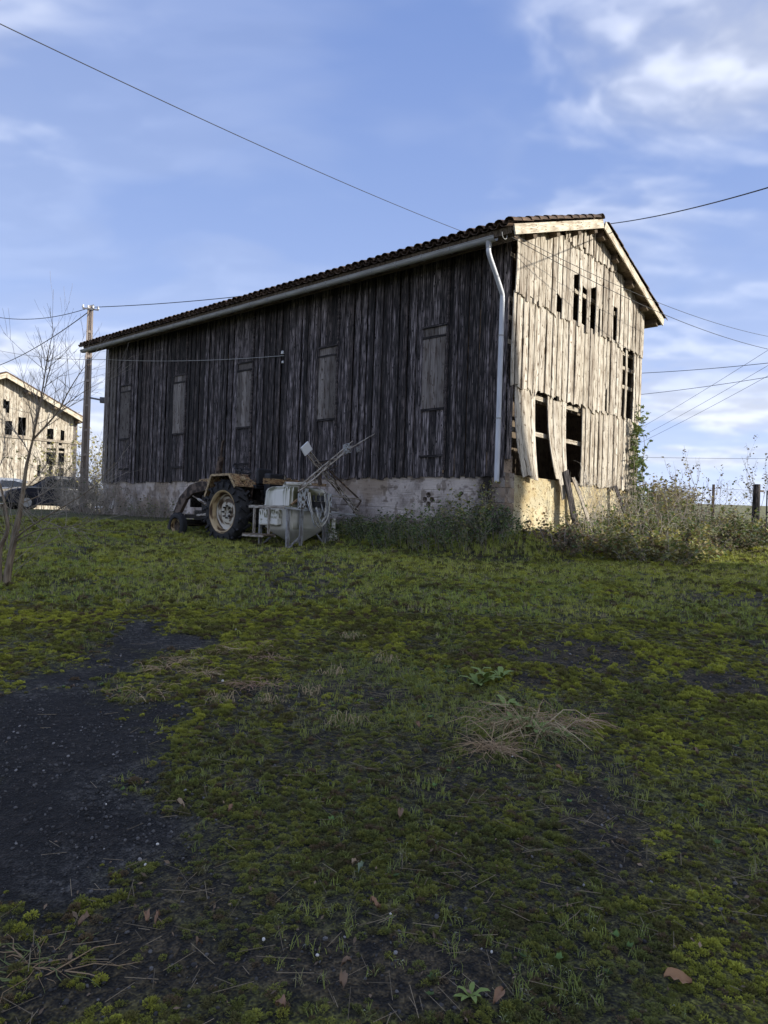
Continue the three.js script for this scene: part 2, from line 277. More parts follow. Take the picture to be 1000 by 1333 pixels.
const darkenedMoss = [ell(430, 1130, 300, 160), ell(640, 1200, 200, 130), ell(470, 1010, 190, 60)];   // where foreground dimness is put into the moss colour
const inEll = (L, x, d) => { let m = 0; for (const [cx, cd, rx, rd] of L) m = Math.max(m, 1 - Math.hypot((x - cx) / rx, (d - cd) / rd) * 0.5 - 0.5 + 0.25); return m; };
function cover(x, d) {                           // how much of the spot is asphalt, bare earth, grass; moss is the rest
  const n1 = fbm(x * 1.6, d * 1.6, 501, 4) - 0.5, n2 = fbm(x * 5, d * 5, 502, 3) - 0.5;
  const as = sstep(0.2, -0.16, sdPoly(asphaltPoly, x, d) + n1 * 0.8 + n2 * 0.6 + (vn(x * 22, d * 22, 504) - 0.5) * 0.22);
  const bare = sstep(0.1, 0.35, inEll(barePatches, x, d) + n1 * 0.7 + n2 * 0.45);
  const soil = sstep(0.1, 0.4, inEll(soilPatches, x, d) + n1 * 0.8 + n2 * 0.5);
  const gr = sstep(-0.02, 0.3, inEll(grassPatches, x, d) + n1 * 0.7 + n2 * 0.3 + (d > 7.5 ? 0.2 : -0.02) + (d > 18 ? 0.4 : 0));
  const thin = sstep(0.52, 0.66, fbm(x * 2.6 + 9, d * 2.6, 507, 4)) * 0.4;   // worn, thin places in the moss
  const dk = sstep(-0.05, 0.25, inEll(darkenedMoss, x, d) + n1 * 0.8 + n2 * 0.3);
  return { as, bare: Math.max(bare, soil * 0.85, thin), gr: gr * (1 - as), dk };
}
{
  const xs = [], ds = [];
  for (let i = -150; i <= 150; i++) xs.push(Math.sinh(i / 150 * 4.6) * 4.2);
  for (let d = -40; d < -2; d += 4) ds.push(d);
  for (let d = -1; d < 6; d += 0.06) ds.push(d);
  for (let d = 6; d < 20; d += 0.12) ds.push(d);
  for (let d = 20, s = 0.2; d < 320; d += s, s *= 1.06) ds.push(d);
  const nx = xs.length, nd = ds.length, pos = [], col = [], uv = [], idx = [];
  for (let j = 0; j < nd; j++) for (let i = 0; i < nx; i++) {
    const x = xs[i], d = ds[j]; let y = g(x, -d);
    const c = d < 32 && Math.abs(x) < 25 ? cover(x, d) : { as: 0, bare: 0, gr: 1, dk: 0 };
    const lump = d < 9 && Math.abs(x) < 8 ? (fbm(x * 9, d * 9, 511, 3) - 0.5) * 0.035 * (1 - c.as * 0.9) : 0; y += lump;
    const n = fbm(x * 3.1, d * 3.1, 521, 4), n2 = vn(x * 14, d * 14, 522);
    let k = mix3([0.13, 0.125, 0.035], [0.25, 0.25, 0.04], n);
    k = mix3(k, [0.26, 0.27, 0.055], c.gr * 0.8);
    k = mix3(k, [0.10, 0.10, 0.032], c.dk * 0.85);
    k = mix3(k, mix3([0.060, 0.042, 0.022], [0.115, 0.085, 0.050], n2), c.bare * 0.9);
    const pale = sstep(0.5, 0.64, fbm(x * 1.7 + 4, d * 2.8, 531, 5) + (n2 - 0.5) * 0.12);
    k = mix3(k, mix3(mix3([0.016, 0.0125, 0.010], [0.029, 0.024, 0.020], n2), [0.10, 0.094, 0.084], pale * 0.75), c.as);
    
    pos.push(x, y, -d); col.push(...k); uv.push(x / 1.6, d / 1.6);
    if (i && j) { const o = (j - 1) * nx + i - 1; idx.push(o, o + 1, o + nx, o + 1, o + nx + 1, o + nx); }
  }
  const geo = new THREE.BufferGeometry(); geo.setAttribute('position', new THREE.Float32BufferAttribute(pos, 3)); geo.setAttribute('color', new THREE.Float32BufferAttribute(col, 3)); geo.setAttribute('uv', new THREE.Float32BufferAttribute(uv, 2)); geo.setIndex(idx); geo.computeVertexNormals();
  const gf = (u, v) => 0.5 * fbm(u * 60, v * 60, 541, 3, 60, 60) + 0.3 * vn(u * 256, v * 256, 545, 256, 256) + 0.2 * fbm(u * 14, v * 14, 546, 3, 14, 14);
  const detail = tex(1024, 1024, (u, v) => { const n = gf(u, v), sp = vn(u * 340, v * 340, 549, 340, 340) > 0.965 ? 0.35 : 0; return grey(clamp(0.45 + (n - 0.5) * 1.9 + sp, 0.08, 1)); });
  const mat = std([1.55, 1.55, 1.55], { vertexColors: true, map: detail, bumpMap: tex(1024, 1024, (u, v) => grey(gf(u, v)), false), bumpScale: 0.03, roughness: 0.95 });
  const gm = mesh('ground', geo, mat, scene); gm.userData = { kind: 'structure', label: 'mossy farmyard ground with worn asphalt patches rising to the barn', category: 'ground' };
}

// the stubble field past the fence: its own sheet just over the ground
{
  const pos = [], uv = [], idx = []; let nx = 60, nd = 70;
  for (let j = 0; j <= nd; j++) for (let i = 0; i <= nx; i++) { const d = 22 + Math.pow(j / nd, 2) * 150, x = 3 + 0.12 * (d - 22) + (i / nx) * (26 + d * 0.6); pos.push(x, g(x, -d) + 0.03, -d); uv.push(x / 3, d / 3); if (i && j) { const o = (j - 1) * (nx + 1) + i - 1; idx.push(o, o + 1, o + nx + 1, o + 1, o + nx + 2, o + nx + 1); } }
  const q = new THREE.BufferGeometry(); q.setAttribute('position', new THREE.Float32BufferAttribute(pos, 3)); q.setAttribute('uv', new THREE.Float32BufferAttribute(uv, 2)); q.setIndex(idx); q.computeVertexNormals();
  const m = mesh('field', q, std([0.34, 0.32, 0.12], { map: tex(256, 256, (u, v) => grey(0.5 + 0.5 * fbm(u * 20, v * 20, 555, 4, 20, 20))), roughness: 1 }), scene); m.userData = { kind: 'structure', label: 'yellowish stubble field beyond the wire fence', category: 'field' };
}

// ---------------------------------------------------------------- the tobacco barn
const BO = V(BARN.x, 0, BARN.z);                // for heights counted from y = 0
const Y = (y) => y - BARN.y;                    // height above the datum -> height in the barn
const roofY = (X) => Y(EYE + 5.30 + 0.362 * (Math.min(X, BW - X) + 0.53));   // underside of the bargeboards
const SL = Math.atan(0.362);
{
  const r = rng(7);
  const barn = thing('tobacco_barn', 'long weathered timber tobacco barn on concrete base with broken pale gable', 'barn', [BARN.x, BARN.y, BARN.z], YAW);
  const PB = Y(2.53), T1 = Y(EYE + 2.6657), T2 = Y(EYE + 4.4128), T3 = Y(7.66);
  // base walls
  const stain = tex(2048, 256, (u, v) => {      // u along the wall from the far corner to the near one, v up
    const X = u * BL, n = concF(md(X / 2.2, 1), v * 0.62), b = fbm(X * 1.6, v * 2.5, 601, 5), f = fbm(X * 7, v * 9, 602, 4);
    let c = mix3([0.60, 0.56, 0.53], [0.92, 0.88, 0.84], sstep(0.1, 0.85, n));
    c = mix3(c, [0.94, 0.94, 0.93], 0.45 * sstep(0.5, 0.62, vn(X * 2.1, v * 0.8, 605)) * sstep(8.5, 2.5, X));
    c = mix3(c, [0.62, 0.55, 0.46], 0.6 * sstep(0.5, 0.65, b));
    c = mix3(c, [0.45, 0.40, 0.35], 0.5 * sstep(0.6, 0.7, f + 0.14 * sstep(0.4, 0.1, v + (b - 0.5) * 0.4)));
    const dn = BL - X, dm = (1 - sstep(0.16, 0.42, Math.abs(dn - 0.3) + (f - 0.5) * 0.5)) * sstep(0.25, 0.5, f + 0.15);
    c = mix3(c, [0.14, 0.12, 0.10], 0.9 * dm);
    return c;
  });
  M.baseLong = std([0.76, 0.72, 0.68], { map: stain, bumpMap: concBump, bumpScale: 0.03, roughness: 0.95 });
  {
    const s = new THREE.Shape([[0, -0.6], [BL, -0.6], [BL, PB + 0.02], [0, PB + 0.02]].map(p => new THREE.Vector2(...p)));
    const vents = [[558, 644], [553.5, 650], [562.5, 650], [558, 656], [601, 642]].map(p => { const q = onX(...p, BO, 0); return [BL + q.z, Y(q.y), p[0] > 600 ? 0.032 : 0.048]; });
    for (const [x, y, rr] of vents) { const h = new THREE.Path(); h.absarc(x, y, rr, 0, 2 * Math.PI); s.holes.push(h); }
    const geo = new THREE.ExtrudeGeometry(s, { depth: 0.3, bevelEnabled: false, curveSegments: 10 });
    const p = geo.attributes.position, uv = geo.attributes.uv; for (let i = 0; i < p.count; i++) uv.setXY(i, p.getX(i) / BL, (p.getY(i) + 0.1) / 1.4);
    const w = mesh('base_wall', geo, M.baseLong, barn); w.rotation.y = -Math.PI / 2; w.position.set(0.3, 0, -BL + 0);
    // shape x runs along +Z of the barn after the turn
    for (const [x, y, rr] of vents) { const t = mesh('vent_pipe', new THREE.TorusGeometry(rr, 0.008, 6, 14), M.darkRust, barn); t.rotation.y = -Math.PI / 2; t.position.set(-0.006, y, x - BL); }
    // rubble that shows where the render has fallen
    for (let k = 0; k < 46; k++) {
      const z = -3.3 + r() * 2.9 - (r() < 0.25 ? r() * 4 : 0), y = 0.12 + r() * r() * 0.34, a = 0.06 + r() * 0.09;
      const st = new THREE.IcosahedronGeometry(1, 1); const q = st.attributes.position; for (let i = 0; i < q.count; i++) { const k2 = 0.86 + 0.28 * vn(q.getX(i) * 2 + k, q.getY(i) * 2 + q.getZ(i), 611); q.setXYZ(i, q.getX(i) * k2, q.getY(i) * k2, q.getZ(i) * k2); } st.computeVertexNormals();
      const s2 = mesh('stone', st, M.conc, barn); s2.scale.set(0.035, a * 0.62, a); s2.position.set(-0.005, y, z); s2.rotation.x = (r() - 0.5) * 0.5;
    }
  }
  const gb = mesh('base_wall', boxUV(BW - 0.3, PB + 0.62, 0.28, 1.6, 0.2).translate((BW + 0.3) / 2, (PB - 0.6) / 2, -0.14 - 0.02), M.cream, barn);
  mesh('base_wall', boxUV(0.28, PB + 0.62, BL - 0.4, 2).translate(BW - 0.145, (PB - 0.6) / 2, -BL / 2 - 0.03), M.conc, barn);
  mesh('base_wall', boxUV(BW - 0.6, PB + 0.62, 0.28, 2).translate(BW / 2, (PB - 0.6) / 2, -BL + 0.15), M.conc, barn);
  for (let k = 0; k < 5; k++) mesh('concrete_block', boxUV(0.34, 0.285, 0.3, 1.3, r()).translate(0.155 + (k % 2) * 0.006, -0.2 + k * 0.295 + 0.14, -0.125 + (k % 2) * 0.004), M.block, barn);
  mesh('concrete_block', boxUV(0.30, 0.34, 0.22, 1.1, 0.4).translate(0.17, PB + 0.2, -0.14), M.block, barn);
  // frame inside
  for (const z of [-0.32, -3.3, -6.4, -9.5, -12.6, -BL + 0.2]) for (const x of [0.14, BW - 0.14]) mesh('post', boxUV(0.16, roofY(0) - PB - 0.06, 0.16, 0.7).translate(x, (roofY(0) + PB) / 2, z), M.beam, barn);
  for (const z of [-0.32, -6.4, -12.6]) { mesh('tie_beam', boxUV(BW - 0.5, 0.2, 0.16, 0.8).translate(BW / 2, T2 + 0.1, z - 0.22), M.beam, barn); mesh('tie_beam', boxUV(BW - 0.5, 0.2, 0.16, 0.8).translate(BW / 2, T1 + 0.05, z - 0.22), M.beam, barn); }
  mesh('inner_partition', boxUV(BW - 0.5, roofY(0) - PB, 0.05, 1.3).translate(BW / 2, (roofY(0) + PB) / 2, -2.4), M.beam, barn);
  for (const y of [PB + 0.91, T1 - 0.08, T1 + 0.85, T1 + 1.32, T2 - 0.06, T2 + 0.8]) mesh('rail', boxG(BW - 0.06, 0.09, 0.06, 'x', r()).translate(BW / 2, y, -0.075), M.pale[1], barn);
  for (const z of [-0.1, -BL + 0.1]) mesh('corner_post', boxUV(0.13, roofY(0) - PB, 0.13, 0.5, r()).translate(0.08, (roofY(0) + PB) / 2 - 0.02, z - 0.02), M.dark[0], barn);
  mesh('corner_post', boxUV(0.13, roofY(0) - PB, 0.13, 0.5, r()).translate(BW - 0.09, (roofY(0) + PB) / 2 - 0.02, -0.072), M.pale[3], barn);
  for (const y of [PB + 0.5, T1, T2 + 0.3]) mesh('rail', boxUV(0.06, 0.09, BL - 0.5, 0.8).translate(0.1, y, -BL / 2 - 0.1), M.beam, barn);
  // far side and back: closed boarding, hardly seen
  mesh('back_cladding', boxUV(0.04, roofY(0) - PB + 0.1, BL - 0.01, 1).translate(BW - 0.02, (roofY(0) + PB) / 2, -BL / 2), M.beam, barn);
  { const s = [[0.05, PB], [BW - 0.05, PB], [BW - 0.05, roofY(0)], [BW / 2, roofY(BW / 2)], [0.05, roofY(0)]]; mesh('back_cladding', prism(s, 0.04).translate(0, 0, -BL + 0.03), M.beam, barn); }

  // boards of the long wall, with the shutters of the drying vents between them
  const SH = [-1.75, -4.93, -8.1, -11.2, -14.3], SW = 0.58;
  const longBoard = (parent, z, w, y0, y1, lift, mat, o) => { const m = mesh('plank', plankGeo(w, y1 - y0, 0.022, r, { seg: 5, ...o }), mat, parent); m.rotation.y = -Math.PI / 2; m.position.set(-lift, y0, z); return m; };
  let z = -0.01, k = 0;
  const top = roofY(0) + 0.02;
  while (z > -BL + 0.05) {
    const sh = SH.find(c => z <= c + SW / 2 + 0.02 && z > c - SW / 2);
    if (sh !== undefined) { z = sh - SW / 2 - 0.01; continue; }
    const next = SH.filter(c => c + SW / 2 < z).map(c => c + SW / 2 + 0.01)[0] ?? -BL;
    let w = 0.088 + r() * 0.05; if (z - w < next + 0.06) w = z - next - 0.006;
    if (z - w < -BL) w = z + BL;
    const over = k++ % 2, corner = z < -14.95;
    longBoard(barn, z - w / 2, w - 0.006 + over * 0.008, PB - 0.05 + (r() - 0.5) * 0.05, top, 0.004 + over * 0.026 + r() * 0.012, corner ? pick(M.shutter, r) : pick(M.dark, r), { jag: 0.05, warp: 0.022 });
    z -= w + 0.003 + r() * r() * 0.02;
  }
  SH.forEach((c, i) => {
    const s = sub('shutter', barn), yTop = Y(5.39) + 0.03, yHi = yTop + 0.22, n = 3, bw = SW / n;
    for (let q = 0; q < n; q++) {
      const zc = c - SW / 2 + bw * (q + 0.5);
      longBoard(s, zc, bw - 0.006, PB - 0.03, Y(3.9) - 0.012, 0.02 + r() * 0.01, pick(M.dark, r), { jag: 0.03 });
      longBoard(s, zc, bw - 0.006, Y(3.9) + 0.004, yTop, 0.045 + r() * 0.008, pick(M.shutter, r), { jag: 0.01 });
      longBoard(s, zc, bw - 0.006, yHi + 0.01, top, 0.02 + r() * 0.01, pick(M.dark, r), { jag: 0.01 });
      longBoard(s, zc, bw - 0.006, yTop + 0.012, yHi - 0.02, 0.03 + r() * 0.006, pick(M.shutter, r), { jag: 0.01 });
    }
    for (const [y, x0] of [[yTop, 0.05], [Y(3.9), 0.045], [Y(2.92), 0.045]]) mesh('batten', boxG(0.03, 0.05, SW + 0.04, 'z', r()).translate(-x0 - 0.02, y + (r() - 0.5) * 0.02, c + (r() - 0.5) * 0.03), M.dark[3], s);
    mesh('batten', boxG(0.06, 0.045, SW + 0.08, 'z', r()).translate(-0.06, yHi, c), M.dark[1], s);
    mesh('jamb', boxUV(0.05, top - PB - 0.2, 0.055, 0.5, r()).translate(-0.045, (top + PB) / 2, c + SW / 2 + 0.03), M.dark[4], s);
  });

  // boards of the gable, three tiers and the peak, each tier lapping over the one below
  const gx = (px, py) => onZ(px, py, BO, 0).x;
  const gBoard = (x, w, y0, y1, lift, mat, o) => { const m = mesh('plank', plankGeo(w, y1 - y0, 0.022, r, { seg: 5, ...o }), mat, barn); m.position.set(x, y0, lift); return m; };
  const tier = (x0, x1, yb, yt, lift, gaps, o = {}) => {
    let x = x0, i = 0;
    while (x < x1 - 0.04) {
      let w = 0.085 + r() * 0.07; if (x + w > x1 - 0.06) w = x1 - x;
      const gap = gaps.find(q => x + w > q[0] && x < q[1]);
      if (gap && x + w > gap[0] + 0.02) { if (gap[0] - x > 0.05) w = gap[0] - x; else { x = gap[1]; if (gap[2]) gBoard(gap[0] + (gap[1] - gap[0]) / 2, gap[1] - gap[0] - 0.01, gap[2], Math.min(yt, roofY(x) + 0.06), lift, pick(M.pale, r), { jag: 0.12 }); continue; } }
      const cx = x + w / 2, a = roofY(x) + 0.07, b = roofY(x + w) + 0.07, topc = Math.min(yt, roofY(cx) + 0.07);
      const sl = topc < yt; const yb2 = (typeof yb === 'function' ? yb(cx) : yb) + (r() - 0.5) * 0.05;
      if (topc - yb2 > 0.08) gBoard(cx, w - 0.006 - (r() < 0.2 ? 0.012 : 0), yb2, topc, lift + (i++ % 2) * 0.014 + r() * 0.008, pick(M.pale, r), { jag: 0.08 + (r() < 0.2 ? 0.16 : 0), topL: sl ? a - topc : 0, topR: sl ? b - topc : 0, warp: 0.03, ...o });
      x += w + (r() < 0.35 ? r() * 0.024 : 0.004);
    }
  };
  // lowest tier
  gBoard(0.095, 0.18, PB + 0.3, T1 + 0.1, 0.0, M.dark[2], {});
  const bow = (dx, dz, p) => (v) => [dx * Math.pow(1 - v, p), dz * Math.pow(1 - v, p)];
  [[0.33, 0.20], [0.54, 0.21], [0.74, 0.19], [0.91, 0.15]].forEach(([x, w], i) => gBoard(x, w, PB + 0.02 - i * 0.03, T1 + 0.06, 0.02 + (i % 2) * 0.012, M.pale[[2, 0, 1, 2][i]], { seg: 10, jag: 0.1, bend: bow(0.10 + (3 - i) * 0.06, 0.08, 2.4) }));
  [[1.64, 0.21], [1.86, 0.2], [2.06, 0.19], [2.25, 0.18]].forEach(([x, w], i) => gBoard(x, w, PB - [0.02, 0.12, 0.35, 0.2][i], T1 + 0.06 - (i === 1 ? 0.12 : 0), 0.02 + (i % 2) * 0.012, M.pale[[0, 4, 1, 2][i]], { seg: 10, jag: 0.14, bend: bow([0.28, 0.22, 0.16, 0.09][i], 0.09, 2.2), taper: 0.75 }));
  tier(3.16, BW, (x) => PB - 0.02, T1 + 0.06, 0.012, []);
  // second tier, open towards the far corner
  tier(0.02, BW - 0.02, T1, T2 + 0.07, 0.045, [[4.28, 4.36, T1 + 0.6], [5.2, 5.33], [5.5, 5.9]]);
  // third tier with its slits, and the peak
  tier(0.02, BW - 0.02, T2, T3 + 0.06, 0.08, [[1.70, 1.88, T2 + 0.42], [2.42, 2.64, T2 + 1.05], [2.84, 3.06, T2 + 0.85], [3.25, 3.50, T2 + 1.0], [3.66, 3.78, T2 + 0.6], [4.48, 4.72, T2 + 0.9]]);
  tier(1.9, 4.5, T3, 20, 0.115, [[3.32, 3.4, T3 + 0.4]]);

  // roof: deck, rafters and purlins under it, bargeboards, tiles
  const OG = 0.39, OE = 0.53, z0 = OG, z1 = -BL - 0.55, zl = z0 - z1, half = BW / 2 + OE, sl = half / Math.cos(SL);
  const slope = (side) => { const s = sub('roof_slope', barn, [BW / 2, roofY(BW / 2), 0]); s.rotation.z = side < 0 ? SL : -SL; return s; };
  for (const side of [-1, 1]) {
    const s = slope(side), f = side;         // in the slope: x runs from the ridge down to the eave (times side), y is across the roof
    mesh('deck', boxUV(sl, 0.03, zl - 0.06, 1).translate(f * sl / 2, 0.125, (z0 + z1) / 2), M.soffit, s);
    for (let q = 0; q < 9; q++) mesh('soffit_board', boxUV(sl / 9 - 0.008, 0.016, OG + 0.02, 0.5, r()).translate(f * (q + 0.5) * sl / 9, 0.100, OG / 2 - 0.03), pick([M.soffit, M.beam], r), s);
    for (let zz = -0.5; zz > -BL; zz -= 0.62) mesh('rafter', boxUV(sl - 0.05, 0.1, 0.07, 0.6, r()).translate(f * (sl / 2 - 0.01), 0.055, zz), M.beam, s);
    mesh('bargeboard', boxG(sl - 0.02, 0.185, 0.03, 'x', r()).translate(f * (sl / 2 + 0.005), 0.09, z0), side < 0 ? M.barge : M.barge, s);
    for (const q of [0.03, 0.27, 0.52, 0.77, 0.955]) mesh('purlin', boxG(0.14, 0.17, zl - 0.1, 'z', r()).translate(f * (sl * q + (q < 0.1 ? 0.12 : 0)), 0.0, (z0 + z1) / 2 - 0.03), M.beam, s);
    mesh('fascia', boxUV(0.025, 0.12, zl - 0.1, 0.7).translate(f * (sl + 0.012), 0.1, (z0 + z1) / 2), M.beam, s);
  }
  const tileGeo = (up) => {                    // a canal tile: tapering half pipe, 0.46 long down the slope (x), wall 12 mm
    const n = 6, L = 0.46, pos = [], idx = [], uv = []; const put = (x, R, a) => { pos.push(x, up * Math.sin(a) * R * 0.85, Math.cos(a) * R); uv.push(x * 2, a / 3); };
    for (const [ra, rb] of [[0.085, 0.108], [0.073, 0.096]]) for (let i = 0; i <= n; i++) { const a = Math.PI * i / n; put(0, ra, a); put(L, rb, a); }
    const o = (n + 1) * 2; for (let i = 0; i < n; i++) { const a = i * 2; idx.push(a, a + 1, a + 2, a + 1, a + 3, a + 2, o + a, o + a + 2, o + a + 1, o + a + 1, o + a + 2, o + a + 3, a + 1, o + a + 1, a + 3, o + a + 1, o + a + 3, a + 3, a, a + 2, o + a, o + a, a + 2, o + a + 2); }
    const q = new THREE.BufferGeometry(); q.setAttribute('position', new THREE.Float32BufferAttribute(pos, 3)); q.setAttribute('uv', new THREE.Float32BufferAttribute(uv, 2)); q.setIndex(idx); q.computeVertexNormals(); return q;
  };
  const cover_ = tileGeo(1), under = tileGeo(-1), pitch = 0.215, rows = Math.ceil(sl / 0.345);
  for (const side of [-1, 1]) {
    const s = barn.children.filter(c => c.name === 'roof_slope')[side < 0 ? 0 : 1], rest = { c: [], u: [] };
    const cols = Math.floor(zl / pitch);
    for (let row = 0; row < rows; row++) for (let c = 0; c <= cols; c++) {
      const d = sl + 0.08 - 0.46 - row * 0.345; if (d < -0.05) continue;
      const zz = z0 - 0.04 - c * pitch + (r() - 0.5) * 0.018, dx = d + (r() - 0.5) * 0.03;
      const yc = 0.215 + (r() - 0.5) * 0.012 + (c === 0 ? 0.0 : 0);
      const own = side < 0 ? (row === 0 || c === 0) : c === 0;
      const add = (geo, y, zq, key, tilt) => { if (own) { const m = mesh(key === 'c' ? 'cover_tile' : 'channel_tile', geo, pick(M.tile, r), s); m.position.set(side * dx, y, zq); m.rotation.set(0, side < 0 ? Math.PI : 0, side < 0 ? tilt : -tilt); } else rest[key].push([V(side * dx, y, zq), 1, side < 0 ? Math.PI : 0, 0, side < 0 ? tilt : -tilt, mix3([0.7, 0.7, 0.7], [1.2, 1.15, 1.1], r())]); };
      add(cover_, yc, zz, 'c', 0.03);
      if (row === 0 || !own) add(under, 0.245, zz - pitch / 2, 'u', 0.03);
    }
    scatter('cover_tiles', cover_, M.tile[0], rest.c, s); scatter('channel_tiles', under, M.tile[1], rest.u, s);
  }
  for (let zz = z0 - 0.02, q = 0; zz > z1 + 0.3; zz -= 0.36, q++) { const m = mesh('ridge_tile', cover_, pick(M.tile, r), barn); m.scale.set(1, 1.05, 1.25); m.rotation.set(0, Math.PI / 2, 0.02); m.position.set(BW / 2, roofY(BW / 2) + 0.25, zz); }

  // gutter, its brackets and the downpipe
  const gX = -0.615, gY = Y(EYE + 5.315), gs = Y(0) + 0;
  const half_ = (R, len) => { const pos = [], idx = [], uv = [], n = 10; for (const RR of [R, R - 0.006]) for (let i = 0; i <= n; i++) { const a = Math.PI + Math.PI * i / n; for (const zz of [0, -len]) { pos.push(Math.cos(a) * RR, Math.sin(a) * RR, zz); uv.push(i / n, -zz / 2); } } const o = (n + 1) * 2; for (let i = 0; i < n; i++) { const a = i * 2; idx.push(a, a + 2, a + 1, a + 1, a + 2, a + 3, o + a, o + a + 1, o + a + 2, o + a + 1, o + a + 3, o + a + 2); } const q = new THREE.BufferGeometry(); q.setAttribute('position', new THREE.Float32BufferAttribute(pos, 3)); q.setAttribute('uv', new THREE.Float32BufferAttribute(uv, 2)); q.setIndex(idx); q.computeVertexNormals(); return q; };
  const gut = mesh('gutter', half_(0.082, 16.3), M.zinc, barn); gut.position.set(gX, gY, 0.03);
  mesh('bead', rodA([0, 0, 0], [0, 0, -16.3], 0.009, 6).translate(-0.082, 0.002, 0), M.zinc, gut);
  for (let q = 0; q < 24; q++) { const b = mesh('gutter_bracket', new THREE.TorusGeometry(0.088, 0.007, 5, 10, Math.PI * 1.15).rotateZ(Math.PI * 0.95), M.zinc, barn); b.position.set(gX, gY, q ? -0.6 - q * 0.69 + 0.3 : 0.22); }
  const dz = -0.12;
  mesh('gutter_outlet', new THREE.CylinderGeometry(0.062, 0.05, 0.13, 14).translate(gX, gY - 0.12, dz), M.zinc, barn);
  mesh('downpipe', ttube(curve([[gX, gY - 0.15, dz], [gX, gY - 0.24, dz], [gX + 0.05, gY - 0.33, dz], [gX + 0.25, gY - 0.57, dz], [-0.135, gY - 0.86, dz], [-0.09, gY - 0.93, dz], [-0.085, gY - 1.02, dz]], 30), 0.046, 0.046, 12), M.pvc, barn);
  mesh('downpipe', rodA([-0.085, gY - 1.0, dz], [-0.085, Y(2.38), dz], 0.05, 14), M.pvc, barn);
  for (const y of [Y(5.2), Y(3.6)]) mesh('pipe_clip', new THREE.CylinderGeometry(0.056, 0.056, 0.03, 12).translate(-0.085, y, dz), M.zinc, barn);
  // insulators on the long wall
  const iq = onX(370, 461, BO, 0); const ins = sub('insulator', barn, [-0.05, Y(iq.y), iq.z]);
  mesh('cap', lathe([[0, 0.07], [0.03, 0.07], [0.045, 0.04], [0.03, 0.03], [0.05, 0], [0.03, -0.01], [0, -0.01]], 12), M.white, ins);
  mesh('bracket', rodA([0, -0.02, 0], [0.06, -0.05, 0], 0.012, 6), M.black, ins);
  const in2 = ins.clone(); in2.position.y -= 0.24; in2.position.z += 0.02; in2.scale.setScalar(0.8); barn.add(in2);
}

